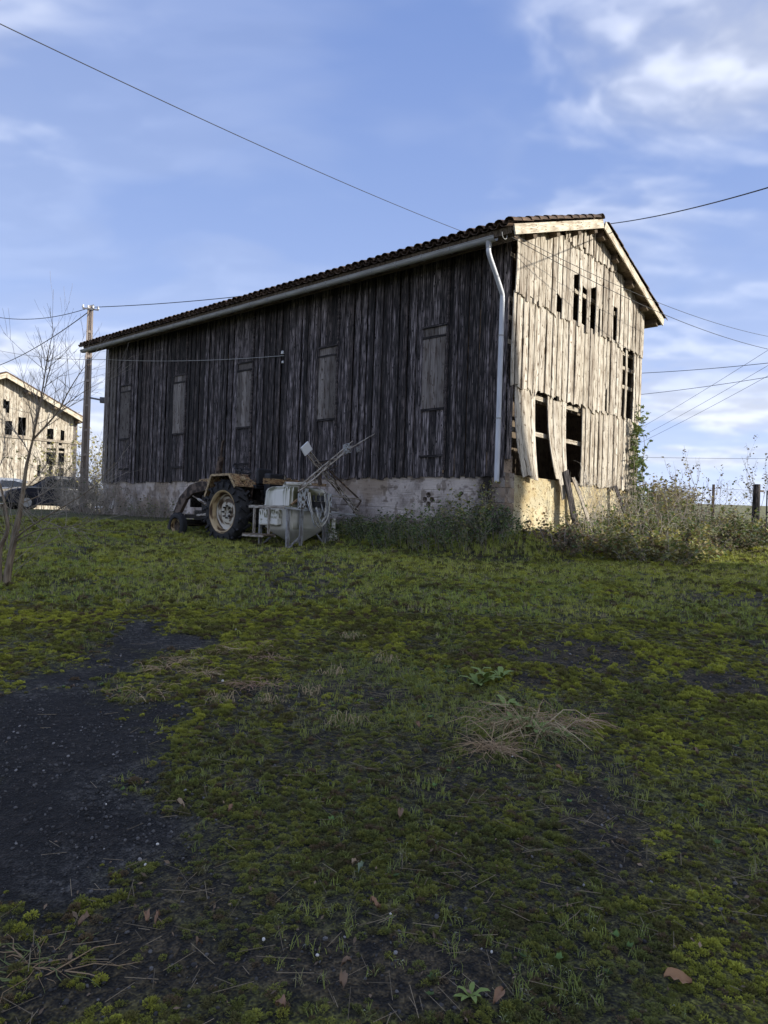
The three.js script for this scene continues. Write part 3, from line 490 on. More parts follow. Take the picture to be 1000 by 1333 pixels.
// ---------------------------------------------------------------- tractor, parked along the barn (forward is -z, its left side is -x)
const TR = V(-2.95, 0.95, -16.04);
{
  const r = rng(21);
  const t = thing('tractor', 'rusty old farm tractor with dark front loader arms parked along the barn', 'tractor', [TR.x, TR.y, TR.z], YAW);
  const wheel = (name, R, w, rimR, x, z, lugs, rear, side) => {
    const q = sub(name, t, [x, R - 0.02, z]); if (side > 0) q.rotation.y = Math.PI;   // outer face looks to -x
    const prof = []; for (let i = 0; i <= 16; i++) { const a = Math.PI * (i / 16); prof.push([rimR + (R - 0.03 - rimR) * Math.pow(Math.sin(a), 0.55), -Math.cos(a) * w / 2 * (0.82 + 0.18 * Math.sin(a))]); }
    const tyre = mesh('tyre', lathe(prof, 40).rotateZ(Math.PI / 2), M.rubber, q);
    const L = [];
    for (let i = 0; i < lugs; i++) for (const s of [-1, 1]) {
      const lug = rear ? new THREE.BoxGeometry(w * 0.56, 0.05, 0.045).rotateY(s * 0.62).translate(s * w * 0.24, R - 0.025, 0) : new THREE.BoxGeometry(w * 0.16, 0.02, 0.6 * R).translate(s * w * 0.2, R - 0.035, 0);
      L.push(lug.rotateX((i + (s > 0 ? 0.5 : 0)) / lugs * 2 * Math.PI));
      if (rear) L.push(new THREE.BoxGeometry(0.03, 0.13, 0.045).rotateX(0.1).translate(s * w * 0.485, R - 0.11, 0).rotateX((i + (s > 0 ? 0.62 : 0.12)) / lugs * 2 * Math.PI));
    }
    mesh('tread', merge(L), M.rubber, q);
    const e = -w / 2;                                            // outer edge
    mesh('rim', lathe(rear ? [[rimR + 0.02, e * 0.78], [rimR + 0.005, e * 0.86], [rimR - 0.025, e * 0.8], [rimR - 0.05, e * 0.45], [rimR - 0.06, e * 0.1], [rimR - 0.07, 0.02], [rimR - 0.045, w * 0.36], [rimR, w * 0.42]] : [[rimR + 0.015, e * 0.8], [rimR - 0.005, e * 0.86], [rimR - 0.03, e * 0.6], [rimR - 0.05, e * 0.1], [rimR - 0.03, w * 0.4]], 36).rotateZ(-Math.PI / 2).scale(1, 1, 1), M.ochre, q).rotation.y = Math.PI;
    if (rear) {
      mesh('disc', lathe([[rimR - 0.075, 0.0], [rimR - 0.1, -0.03], [rimR * 0.62, -0.045], [rimR * 0.5, -0.012], [rimR * 0.28, 0.0], [rimR * 0.25, -0.05], [0.075, -0.06], [0.06, -0.1], [0, -0.1]], 30).rotateZ(-Math.PI / 2), M.rimWhite, q).rotation.y = Math.PI;
      for (let i = 0; i < 8; i++) { const a = i / 8 * 2 * Math.PI; const b = mesh('bolt', new THREE.CylinderGeometry(0.02, 0.02, 0.05, 6).rotateZ(Math.PI / 2), M.oily, q); b.position.set(-0.02, Math.cos(a) * 0.13, Math.sin(a) * 0.13); }
    } else mesh('disc', lathe([[rimR - 0.05, 0.0], [rimR * 0.6, -0.03], [rimR * 0.35, -0.03], [0.05, -0.06], [0, -0.07]], 20).rotateZ(-Math.PI / 2), M.darkRust, q).rotation.y = Math.PI;
    return q;
  };
  wheel('rear_wheel', 0.70, 0.34, 0.47, -0.70, 0, 17, true, -1); wheel('rear_wheel', 0.70, 0.34, 0.47, 0.70, 0, 17, true, 1);
  wheel('front_wheel', 0.335, 0.19, 0.2, -0.74, -1.84, 12, false, -1); wheel('front_wheel', 0.335, 0.19, 0.2, 0.74, -1.84, 12, false, 1);
  mesh('rear_axle', rodA([-0.6, 0.68, 0], [0.6, 0.68, 0], 0.12, 12), M.oily, t);
  mesh('gearbox', merge([rbox(0.42, 0.46, 1.15, 0.05, 0, 0.74, -0.3), rbox(0.5, 0.3, 0.45, 0.05, 0, 0.72, 0.1)]), M.oily, t);
  mesh('engine', merge([rbox(0.4, 0.5, 0.85, 0.04, 0, 0.82, -1.3), box(0.5, 0.12, 0.6, 0, 0.95, -1.3), rodA([-0.26, 0.8, -1.05], [-0.26, 0.8, -1.45], 0.06, 10).toNonIndexed(), rodA([-0.25, 0.62, -1.0], [-0.25, 0.62, -1.2], 0.05, 10).toNonIndexed()]), M.oily, t);
  mesh('front_axle', bar([-0.66, 0.42, -1.84], [0.66, 0.42, -1.84], 0.09, 0.1), M.oily, t);
  mesh('axle_bracket', rbox(0.34, 0.3, 0.4, 0.03, 0, 0.55, -1.86), M.oily, t);
  const hood = prism([[-1.02, 0], [-0.9, 0.3], [-0.75, 0.37], [0.6, 0.37], [0.66, 0.32], [0.66, 0.12], [-0.35, 0.1], [-0.4, 0]], 0.5, 0.03).rotateY(-Math.PI / 2 + Math.PI).translate(0, 1.05, -1.15);
  mesh('hood', hood, M.rust, t);
  mesh('grille', rbox(0.42, 0.42, 0.05, 0.02, 0, 0.98, -2.16), M.oily, t);
  for (const s of [-1, 1]) { const h = mesh('headlamp', lathe([[0, 0.06], [0.06, 0.05], [0.085, 0], [0.08, -0.01], [0, -0.015]], 14).rotateX(Math.PI / 2), M.oily, t); h.position.set(s * 0.3, 1.12, -2.08); }
  // exhaust
  mesh('muffler', ttube([V(0.1, 1.5, -1.5), V(0.1, 2.0, -1.42)], 0.085, 0.075, 12), M.darkRust, t);
  mesh('exhaust_pipe', ttube(curve([[0.1, 1.98, -1.42], [0.1, 2.2, -1.39], [0.1, 2.4, -1.34]], 8), 0.032, 0.03, 10), M.darkRust, t);
  // fenders: flat topped, folded plate
  for (const s of [-1, 1]) {
    const f = sub('fender', t), o = s * 0.62;
    const P = [[-0.62, 1.02], [-0.4, 1.49], [0.24, 1.5], [0.46, 1.23]];
    const plates = []; for (let i = 0; i < 3; i++) plates.push(bar([o, P[i][1], P[i][0]], [o, P[i + 1][1], P[i + 1][0]], 0.5, 0.014));
    mesh('top_plate', merge(plates), M.rust, f);
    const ins = [...P, [0.4, 0.95], [-0.5, 0.95]];
    mesh('side_plate', prism(ins.map(p => [p[0], p[1]]), 0.01).rotateY(-Math.PI / 2).translate(o - s * 0.245, 0, 0), M.darkRust, f);
    const lipPts = P.map(p => V(o + s * 0.25, p[1] - 0.018, p[0])); const lip = []; for (let i = 0; i < 3; i++) lip.push(bar(lipPts[i].toArray(), lipPts[i + 1].toArray(), 0.016, 0.05));
    mesh('lip', merge(lip), M.ochre, f);
    mesh('tail_lamp', new THREE.CylinderGeometry(0.06, 0.06, 0.05, 14).rotateX(0.7).translate(o - s * 0.02, 1.40, 0.38), M.ochre, f);
  }
  // seat, wheel, controls
  mesh('seat', merge([rbox(0.46, 0.1, 0.42, 0.04, 0, 1.25, 0.12), rbox(0.44, 0.36, 0.08, 0.04, 0, 1.48, 0.36)]), M.black, t);
  mesh('seat_post', bar([0, 0.95, 0.1], [0, 1.22, 0.1], 0.12, 0.12), M.oily, t);
  const sw = sub('steering_wheel', t, [0, 1.68, -0.46]); sw.rotation.x = 0.55;
  mesh('ring', new THREE.TorusGeometry(0.21, 0.014, 8, 28).rotateX(Math.PI / 2), M.black, sw);
  mesh('spokes', merge([rodA([-0.2, 0, 0], [0.2, 0, 0], 0.009, 6), rodA([0, 0, -0.2], [0, 0, 0.2], 0.009, 6), rodA([0, 0, 0], [0, -0.4, 0], 0.022, 8)]), M.black, sw);
  mesh('dashboard', rbox(0.46, 0.3, 0.14, 0.03, 0, 1.32, -0.56), M.oily, t);
  for (const [x, z, h] of [[-0.16, -0.2, 0.35], [0.14, -0.25, 0.4], [-0.3, -0.35, 0.3]]) mesh('lever', rodA([x, 0.95, z], [x - 0.04, 0.95 + h, z + 0.05], 0.011, 6), M.oily, t);
  // front loader: uprights, bent arms, rams, cross tube
  for (const s of [-1, 1]) {
    const x = s * 0.56;
    mesh('loader_upright', bar([x, 0.5, -0.78], [x, 1.3, -0.78], 0.1, 0.12), M.steelGrey, t);
    const arm = prism([[-0.72, 1.33], [-0.80, 1.18], [-1.45, 1.10], [-1.75, 0.95], [-2.42, 0.12], [-2.55, 0.2], [-2.02, 1.0], [-1.62, 1.28], [-1.2, 1.36]], 0.09, 0.008).rotateY(-Math.PI / 2).translate(x, 0, 0);
    mesh('loader_arm', arm, M.darkRust, t);
    mesh('ram', merge([rodA([x - s * 0.0, 0.78, -0.82], [x, 0.95, -1.3], 0.034, 10), rodA([x, 0.95, -1.3], [x, 1.06, -1.62], 0.018, 8)]), M.steelGrey, t);
    mesh('frame_rail', bar([s * 0.42, 0.55, -0.5], [s * 0.42, 0.55, -2.0], 0.07, 0.09), M.oily, t);
    mesh('brace', bar([x, 0.62, -0.8], [s * 0.44, 0.58, -1.5], 0.05, 0.05), M.steelGrey, t);
  }
  mesh('loader_cross_tube', rodA([-0.56, 0.35, -2.3], [0.56, 0.35, -2.3], 0.05, 10), M.darkRust, t);
  mesh('headstock', merge([bar([-0.6, 0.16, -2.46], [0.6, 0.16, -2.46], 0.06, 0.1), bar([-0.5, 0.05, -2.5], [-0.5, 0.35, -2.5], 0.06, 0.03), bar([0.5, 0.05, -2.5], [0.5, 0.35, -2.5], 0.06, 0.03)]), M.darkRust, t);
  mesh('hitch', merge([bar([-0.35, 0.55, 0.2], [-0.4, 0.4, 0.95], 0.05, 0.07), bar([0.35, 0.55, 0.2], [0.4, 0.4, 0.95], 0.05, 0.07), bar([0, 0.95, 0.3], [0, 0.9, 0.9], 0.05, 0.05), bar([-0.4, 0.9, 0.3], [-0.42, 0.45, 0.8], 0.025, 0.025), bar([0.4, 0.9, 0.3], [0.42, 0.45, 0.8], 0.025, 0.025)]), M.oily, t);
  mesh('fuel_tank', rbox(0.5, 0.5, 0.2, 0.04, 0.1, 1.3, 0.62), M.black, t);
}

// ---------------------------------------------------------------- sprayer hitched behind it (same axes, origin under the tank)
{
  const SZ = 1.45, o = TR.clone().addScaledVector(AZ, SZ);
  const s = thing('crop_sprayer', 'cream mounted crop sprayer with algae streaked tank and folded lattice booms', 'sprayer', [o.x, o.y - 0.06, o.z], YAW);
  const P = (px, py, z = 0.5) => { const q = onZ(px, py, V(o.x, o.y - 0.06, o.z), z); return [q.x, q.y, z]; };
  const G = M.steelGrey, Bq = M.steelBlue;
  // tank: rounded upper body, tapering sump
  const ring = (y, hx, hz, rr) => { const out = []; for (let c = 0; c < 4; c++) for (let i = 0; i <= 5; i++) { const a = (c + i / 5) * Math.PI / 2, sx = c === 0 || c === 3 ? 1 : -1, sz = c < 2 ? 1 : -1; out.push([sx * (hx - rr) + Math.cos(a) * rr, y, sz * (hz - rr) + Math.sin(a) * rr]); } return out; };
  const loft = (rings, cap = true) => { const n = rings[0].length, pos = [], uv = [], idx = []; rings.forEach((R, j) => { for (let i = 0; i <= n; i++) { const p = R[i % n]; pos.push(...p); uv.push(i / n * 2, j / (rings.length - 1)); } }); for (let j = 1; j < rings.length; j++) for (let i = 0; i < n; i++) { const a = (j - 1) * (n + 1) + i, b = a + n + 1; idx.push(a, b, a + 1, a + 1, b, b + 1); } if (cap) for (const [j, f] of [[0, 0], [rings.length - 1, 1]]) { const b = pos.length / 3; for (let i = 0; i < n; i++) { pos.push(...rings[j][i]); uv.push(rings[j][i][0] / 2 + 0.5, rings[j][i][2] / 2 + 0.5); } for (let i = 1; i < n - 1; i++) f ? idx.push(b, b + i + 1, b + i) : idx.push(b, b + i, b + i + 1); } const q = new THREE.BufferGeometry(); q.setAttribute('position', new THREE.Float32BufferAttribute(pos, 3)); q.setAttribute('uv', new THREE.Float32BufferAttribute(uv, 2)); q.setIndex(idx); q.computeVertexNormals(); return q; };
  const tank = mesh('tank', loft([ring(0.10, 0.12, 0.1, 0.08), ring(0.16, 0.16, 0.14, 0.1), ring(0.38, 0.52, 0.34, 0.16), ring(0.46, 0.58, 0.4, 0.16), ring(0.86, 0.60, 0.42, 0.16), ring(0.89, 0.62, 0.44, 0.15), ring(0.92, 0.60, 0.42, 0.16), ring(1.2, 0.585, 0.41, 0.16), ring(1.26, 0.56, 0.385, 0.17), ring(1.295, 0.5, 0.33, 0.18), ring(1.305, 0.42, 0.25, 0.18)]), M.tank, s);
  mesh('filler_lid', merge([new THREE.CylinderGeometry(0.19, 0.2, 0.07, 20).translate(-0.1, 1.33, -0.05), new THREE.CylinderGeometry(0.15, 0.15, 0.03, 20).translate(-0.1, 1.38, -0.05)]), M.tank, tank);
  mesh('sump_valve', rodA([0, 0.12, 0], [0, 0.02, 0], 0.05, 10), M.black, tank);
  // clean-water tank on the left flank
  mesh('rinse_tank', rbox(0.14, 0.34, 0.6, 0.04, -0.66, 0.66, -0.05), M.tank, s);
  // frame
  const rail = 0.87;
  mesh('side_rail', bar([-0.75, rail, -0.62], [-0.75, rail, 0.5], 0.045, 0.06), G, s);
  mesh('side_rail', bar([0.75, rail, -0.62], [0.75, rail, 0.5], 0.045, 0.06), G, s);
  for (const x of [-0.75, 0.75]) for (const z of [-0.45, 0.02]) mesh('upright', bar([x, 0.32, z], [x, rail, z], 0.035, 0.045), G, s);
  mesh('step', box(0.34, 0.03, 0.66, -0.78, 0.3, -0.25), M.soffit, s);
  mesh('step_frame', merge([bar([-0.94, 0.27, -0.58], [-0.94, 0.27, 0.08], 0.03, 0.04), bar([-0.62, 0.27, -0.58], [-0.62, 0.27, 0.08], 0.03, 0.04)]), G, s);
  for (const [x, z] of [[-0.62, 0.46], [0.5, 0.46], [-0.62, -0.4], [0.5, -0.4]]) { mesh('leg', bar([x, -0.1, z], [x, 0.86, z], 0.055, 0.06), Bq, s); mesh('leg_brace', bar([x, 0.02, z], [x * 0.35, 0.34, z], 0.03, 0.03), Bq, s); }
  mesh('skid', bar([-0.68, -0.06, 0.47], [0.56, -0.06, 0.47], 0.06, 0.05), Bq, s); mesh('skid', bar([-0.62, -0.06, -0.42], [-0.62, -0.06, 0.44], 0.05, 0.05), Bq, s);
  mesh('mast', merge([bar([-0.3, 0.1, 0.5], [-0.3, 1.15, 0.5], 0.05, 0.07), bar([0.36, 0.05, 0.5], [0.36, 1.2, 0.5], 0.05, 0.07)]), Bq, s);
  mesh('rear_bar', bar(P(371, 661), P(465, 671), 0.045, 0.045), M.paleBlue, s);
  mesh('upper_bar', bar(P(428, 645), P(470, 650), 0.03, 0.03), G, s);
  // control panel, pump, hoses, canister
  mesh('control_panel', box(0.28, 0.42, 0.03, -0.28, 1.06, 0.52), M.paleBlue, s);
  mesh('control_panel', box(0.2, 0.42, 0.03, 0.42, 0.98, 0.52), M.paleBlue, s);
  mesh('valve_block', merge([box(0.3, 0.12, 0.12, 0.08, 0.95, 0.58), rodA([-0.05, 1.02, 0.58], [-0.05, 1.14, 0.58], 0.03, 8), rodA([0.08, 1.02, 0.58], [0.08, 1.14, 0.58], 0.03, 8), rodA([0.2, 1.02, 0.58], [0.2, 1.14, 0.58], 0.03, 8)].map(q => q.index ? q.toNonIndexed() : q)), M.black, s);
  mesh('canister', merge([new THREE.CylinderGeometry(0.105, 0.1, 0.17, 16).translate(0.62, 0.17, 0.5), new THREE.CylinderGeometry(0.08, 0.1, 0.12, 16).translate(0.62, 0.32, 0.5), new THREE.CylinderGeometry(0.05, 0.05, 0.3, 12).translate(0.62, 0.52, 0.5)]), M.tank, s);
  const r = rng(33), hoseMat = [M.paleBlue, M.tank, M.steelBlue];
  for (let k = 0; k < 8; k++) { const x0 = -0.25 + r() * 0.4, x1 = 0.05 + r() * 0.35, dip = 0.1 + r() * 0.42; mesh('hose', ttube(curve([[x0, 1.0 + r() * 0.2, 0.55], [x0 + 0.02, 0.9 - dip * 0.3, 0.62 + r() * 0.08], [(x0 + x1) / 2, 0.95 - dip, 0.64], [x1, 0.9 - dip * 0.35, 0.6], [x1 + 0.03, 1.0 + r() * 0.22, 0.55]], 16), 0.013, 0.013, 7), hoseMat[k % 3], s); }
  mesh('pipe', rodA([-0.55, 0.92, 0.46], [-0.18, 1.2, 0.5], 0.028, 8), M.rust, s);
  mesh('pipe', rodA([-0.42, 1.36, 0.1], [0.2, 1.38, 0.2], 0.04, 8), M.tank, s);
  mesh('top_frame', merge([bar([-0.5, 1.42, -0.5], [0.5, 1.42, -0.5], 0.04, 0.12), bar([0.5, 1.42, -0.5], [0.5, 1.38, 0.35], 0.04, 0.06)]), M.rust, s);
  // booms: two folded lattice arms and their stays
  const lattice = (a, b, up, w, n, r0, mat, name) => {
    const L = [], A = A3(a), B = A3(b), U = A3(up); L.push(rod(A, B, r0, 6), rod(A.clone().add(U), B.clone().addScaledVector(U, w), r0 * 0.85, 6));
    for (let i = 0; i < n; i++) { const p = A.clone().lerp(B, i / n), q = A.clone().lerp(B, (i + 1) / n), pu = p.clone().addScaledVector(U, lerp(1, w, i / n)), qu = q.clone().addScaledVector(U, lerp(1, w, (i + 1) / n)); L.push(rod(p, pu, r0 * 0.55, 5), rod(i % 2 ? p : pu, i % 2 ? qu : q, r0 * 0.55, 5)); }
    mesh(name, merge(L), mat, s);
  };
  lattice(P(388, 641, 0.62), P(458, 581, 0.62), [0.05, 0.13, -0.02], 0.9, 7, 0.02, G, 'boom');
  mesh('boom_tip', ttube([A3(P(452, 586, 0.66)), A3(P(518, 547, 0.66))], 0.018, 0.008, 6), G, s);
  lattice(P(398, 590, 0.42), P(463, 667, 0.42), [0.09, 0.05, 0.02], 0.8, 7, 0.022, G, 'boom');
  mesh('stay', merge([bar(P(428, 612, 0.4), P(470, 652, 0.4), 0.028, 0.028), bar(P(432, 612, 0.4), P(443, 645, 0.4), 0.02, 0.02), bar(P(470, 652, 0.4), P(460, 668, 0.4), 0.03, 0.03), bar(P(402, 622, 0.5), P(440, 606, 0.5), 0.016, 0.016), bar(P(415, 612, 0.55), P(417, 632, 0.55), 0.06, 0.06), bar(P(412, 605, 0.5), P(452, 592, 0.5), 0.014, 0.014)]), M.darkRust, s);
  const bx = (px, py, z, w, h, d, rz, m) => { const q = P(px, py, z); const e = mesh('boom_end_plate', box(w, h, d), m, s); e.position.set(...q); e.rotation.z = rz; };
  bx(399, 584, 0.45, 0.24, 0.2, 0.03, 0.7, M.white); bx(452, 584, 0.64, 0.16, 0.2, 0.06, 0.3, M.paleBlue); bx(467, 585, 0.64, 0.11, 0.12, 0.03, 0.2, M.steelBlue);
}

// ---------------------------------------------------------------- second barn, behind on the left, with the same lit gable
{
  const r = rng(41), W = 8.2, gy = 1.48, ridge = at(3, 487, 36), b = toLocal(ridge, V(0, 0, 0));
  const fb = thing('distant_barn', 'smaller pale plank barn with open slits standing beyond the parked cars', 'barn', [0, 0, 0], YAW);
  const org = V(0, 0, 0).addScaledVector(AX, b.x - W / 2).addScaledVector(AZ, b.z); fb.position.set(org.x, gy, org.z);
  const ry = ridge.y - gy, ey = at(108, 548, 39.1).y - gy, half = W / 2 + 0.15, sl = Math.atan((ry - ey) / half), hyp = half / Math.cos(sl);
  const rY = (X) => ry - 0.16 - Math.abs(X - W / 2) * Math.tan(sl);
  const L = 14, wx = W - 0.35;
  const gzy = (px, py) => { const q = onZ(px, py, V(org.x, 0, org.z), 0); return [q.x, q.y - gy]; };
  const [, railY] = gzy(50, 572);
  const holes = [[8, 548, 12, 568, 0], [3, 520, 6, 532, 0], [9, 522, 13, 538, 0], [25, 543, 30, 567, 0], [63, 558, 67, 579, 0], [77, 560, 80, 580, 0], [62, 583, 70, 605, 0], [76, 583, 82, 606, 0], [47, 605, 51, 620, 0], [66, 607, 68, 620, 0], [75, 609, 83, 620, 0]].map(([a, t, c, d]) => { const p = gzy(a, t), q = gzy(c, d); return [p[0], q[0], q[1], p[1]]; });
  for (const [lo, hi, lift] of [[0.0, 1, 0.0], [1, 2, 0.03]]) {
    let x = 0.02;
    while (x < wx - 0.05) {
      const w = Math.min(0.13 + r() * 0.07, wx - x), y0 = lo ? railY : 0, y1 = lo ? rY(x + w / 2) + 0.05 : railY + 0.04;
      const hs = holes.filter(h => x + w / 2 > h[0] - 0.02 && x + w / 2 < h[1] + 0.02 && h[2] < y1 && h[3] > y0).sort((p, q) => p[2] - q[2]);
      let y = y0; const seg = []; for (const h of hs) { if (h[2] - y > 0.1) seg.push([y, h[2]]); y = h[3]; } if (y1 - y > 0.08) seg.push([y, y1]);
      for (const [a, c] of seg) { const m = mesh('plank', plankGeo(w - 0.012, c - a, 0.022, r, { seg: 2, jag: 0.06 }), pick(M.pale, r), fb); m.position.set(x + w / 2, a, lift + r() * 0.015); }
      x += w;
    }
  }
  mesh('rail', boxG(W + 0.3, 0.13, 0.06, 'x').translate(W / 2 + 0.15, railY, 0.09), M.pale[3], fb);
  mesh('rail', boxUV(wx, 0.1, 0.06, 0.8).translate(wx / 2, railY - 0.55, -0.05), M.pale[1], fb);
  mesh('corner_post', boxUV(0.24, rY(wx) + 0.1, 0.2, 0.8).translate(wx + 0.08, rY(wx) / 2, -0.06), M.shutter[0], fb);
  mesh('side_wall', boxUV(0.05, rY(wx), L, 1).translate(wx, rY(wx) / 2, -L / 2 - 0.1), M.beam, fb);
  mesh('side_wall', boxUV(0.05, rY(0.1), L, 1).translate(0, rY(0.1) / 2, -L / 2 - 0.02), M.beam, fb);
  mesh('rear_wall', boxUV(wx, rY(0.1), 0.05, 1).translate(wx / 2, rY(0.1) / 2, -L + 0.2), M.beam, fb);
  for (const s of [-1, 1]) {
    const q = sub('roof_slope', fb, [W / 2, ry, 0]); q.rotation.z = s < 0 ? sl : -sl;
    mesh('deck', boxUV(hyp, 0.1, L + 0.9, 1).translate(s * hyp / 2, -0.08, -L / 2 + 0.1), M.soffit, q);
    mesh('bargeboard', boxG(hyp - 0.02, 0.22, 0.04, 'x').translate(s * hyp / 2, -0.11, 0.58), M.barge, q);
    for (const p of [0.3, 0.62, 0.93]) mesh('purlin', boxUV(0.16, 0.2, 1.6, 0.5).translate(s * hyp * p, -0.24, -0.25), M.beam, q);
    for (let k = 0; k < 13; k++) { const t2 = mesh('cover_tile', new THREE.CylinderGeometry(0.1, 0.085, 0.42, 7, 1, false, 0, Math.PI), M.tile[k % 3], q); t2.rotation.z = Math.PI / 2; t2.rotation.y = s < 0 ? 0 : Math.PI; t2.position.set(s * (0.2 + k * hyp / 13.2), 0.0, 0.52); }
    const rest = []; for (let k = 0; k < 13; k++) for (let c = 1; c < 60; c++) rest.push([V(s * (0.2 + k * hyp / 13.2), 0, 0.52 - c * 0.24), 1, 0, 0, Math.PI / 2]);
    scatter('cover_tiles', new THREE.CylinderGeometry(0.1, 0.085, 0.42, 7, 1, false), M.tile[1], rest, q);
  }
}

// ---------------------------------------------------------------- power pole and overhead wires
const PD = 27.5, poleTop = at(118, 400, PD);
{
  const foot = at(112.5, 630, PD), by = g(foot.x, foot.z) - 0.3, h = poleTop.y - by;
  const p = thing('power_pole', 'tall concrete power pole with recessed sides rising behind the barn end', 'pole', [poleTop.x, by, poleTop.z], 0.35);
  const w0 = 0.34, w1 = 0.2;
  const taperBox = (bw, tw, bd, td) => { const q = new THREE.BoxGeometry(1, h, 1, 1, 8, 1).translate(0, h / 2, 0), a = q.attributes.position; for (let i = 0; i < a.count; i++) { const t = a.getY(i) / h; a.setX(i, a.getX(i) * lerp(bw, tw, t)); a.setZ(i, a.getZ(i) * lerp(bd, td, t)); } return q; };
  const poleMat = std([0.80, 0.80, 0.80], { map: concMap, roughness: 0.9 }); mesh('web', taperBox(0.10, 0.06, 0.3, 0.18), M.conc, p);
  for (const s of [-1, 1]) { const f = mesh('flange', taperBox(0.1, 0.06, 0.34, 0.2), poleMat, p); f.position.x = s * 0.105; f.rotation.z = s * 0.004; }
  for (let k = 0; k < 10; k++) { const y = 0.6 + k * 0.95; if (y < h) mesh('rung', box(0.1 - k * 0.003, 0.1, lerp(0.345, 0.21, y / h)).translate(0, y, 0), poleMat, p); }
  mesh('cap_bracket', merge([bar([-0.28, h - 0.1, 0.12], [0.3, h - 0.1, 0.12], 0.05, 0.05), bar([-0.1, h, 0], [0.12, h + 0.1, 0], 0.05, 0.05)]), M.cableGrey, p);
  for (const x of [-0.26, -0.08, 0.1, 0.28]) mesh('insulator', lathe([[0, 0], [0.035, 0], [0.045, 0.04], [0.025, 0.06], [0.04, 0.1], [0, 0.12]], 10).translate(x, h - 0.07, 0.12), M.white, p);
  const la = at(113, 517, PD), lb = at(134, 521, PD - 0.3), inv = (v) => v.clone().sub(p.position).applyAxisAngle(V(0, 1, 0), -0.35);
  mesh('lamp_arm', rod(inv(la), inv(lb), 0.035, 8), M.cableGrey, p);
  const lp = mesh('lamp_box', rbox(0.22, 0.2, 0.3, 0.03), M.cableGrey, p); lp.position.copy(inv(lb));
}
function wire(a, b, sag, r, label, mat = M.cable, group, n = 26) {
  const pts = []; for (let i = 0; i <= n; i++) { const t = i / n, p = a.clone().lerp(b, t); p.y -= sag * 4 * t * (1 - t); pts.push(p); }
  return solo('overhead_wire', ttube(pts, r, r, 5), mat, label, 'wire', group);
}
const bl = (X, Yy, Z) => V(BARN.x, Yy, BARN.z).addScaledVector(AX, X).addScaledVector(AZ, Z);
const mastTop = bl(5.0, EYE + 6.15, -6.5);
wire(at(-60, 2, 8.5), at(625, 310, 19.5), 0.12, 0.007, 'thin black wire crossing the open sky down to the barn roof');
wire(at(788, 292, 19.6), at(1040, 232, 11.5), 0.1, 0.012, 'thick black cable rising from the barn ridge over the field');
wire(poleTop, at(420, 372, 24.5), 0.12, 0.014, 'black wire from the pole top to the long barn roof');
wire(poleTop, at(-40, 404, 30), 0.42, 0.013, 'slack black wire from the pole top above the second barn');
wire(poleTop.clone().add(V(0, -0.12, 0)), at(-40, 486, 42), 0.45, 0.018, 'twisted black cable dropping from the pole top towards the second barn');
{ const c0 = onX(139, 468, BO, -0.16), c1 = onX(370, 463, BO, -0.09), A = at(-40, 446, 33), B = bl(-0.16, c0.y, c0.z), C = bl(-0.09, c1.y, c1.z), pts = [];
  for (let i = 0; i <= 16; i++) { const p = A.clone().lerp(B, i / 16); p.y -= 0.9 * (i / 16) * (1 - i / 16); pts.push(p); } for (let i = 1; i <= 12; i++) { const p = B.clone().lerp(C, i / 12); p.y -= 0.35 * (i / 12) * (1 - i / 12); pts.push(p); }
  solo('overhead_wire', ttube(pts, 0.009, 0.009, 5), M.zinc, 'pale grey wire strung along the long wall to the white insulator', 'wire'); }
const hook = bl(-0.5, EYE + 5.28, 0.3);
wire(hook, at(1040, 462, 21), 0.35, 0.007, 'lower black wire slanting across the pale gable from the gutter end');
wire(hook.clone().add(V(0.05, 0.04, 0)), at(1040, 444, 23), 0.35, 0.006, 'upper black wire slanting across the pale gable from the gutter end');
wire(at(760, 488, 27), at(1040, 468, 22), 0.1, 0.010, 'upper of two level wires over the bramble bank', M.cable);
wire(at(760, 520, 27), at(1040, 484, 22), 0.1, 0.009, 'lower of two level wires over the bramble bank', M.cableGrey);
for (const [a, b, c, d] of [[800, 576, 1040, 430], [800, 586, 1040, 452], [800, 592, 1040, 467]]) wire(at(a, b, 60), at(c, d, 34), 0.15, 0.011, 'thin grey wire climbing steeply beyond the barn', M.cableGrey, 'thin steep wires beyond the barn');
wire(at(780, 594, 90), at(1060, 597, 80), 0.1, 0.022, 'faint distant wire just above the field', M.cableGrey);

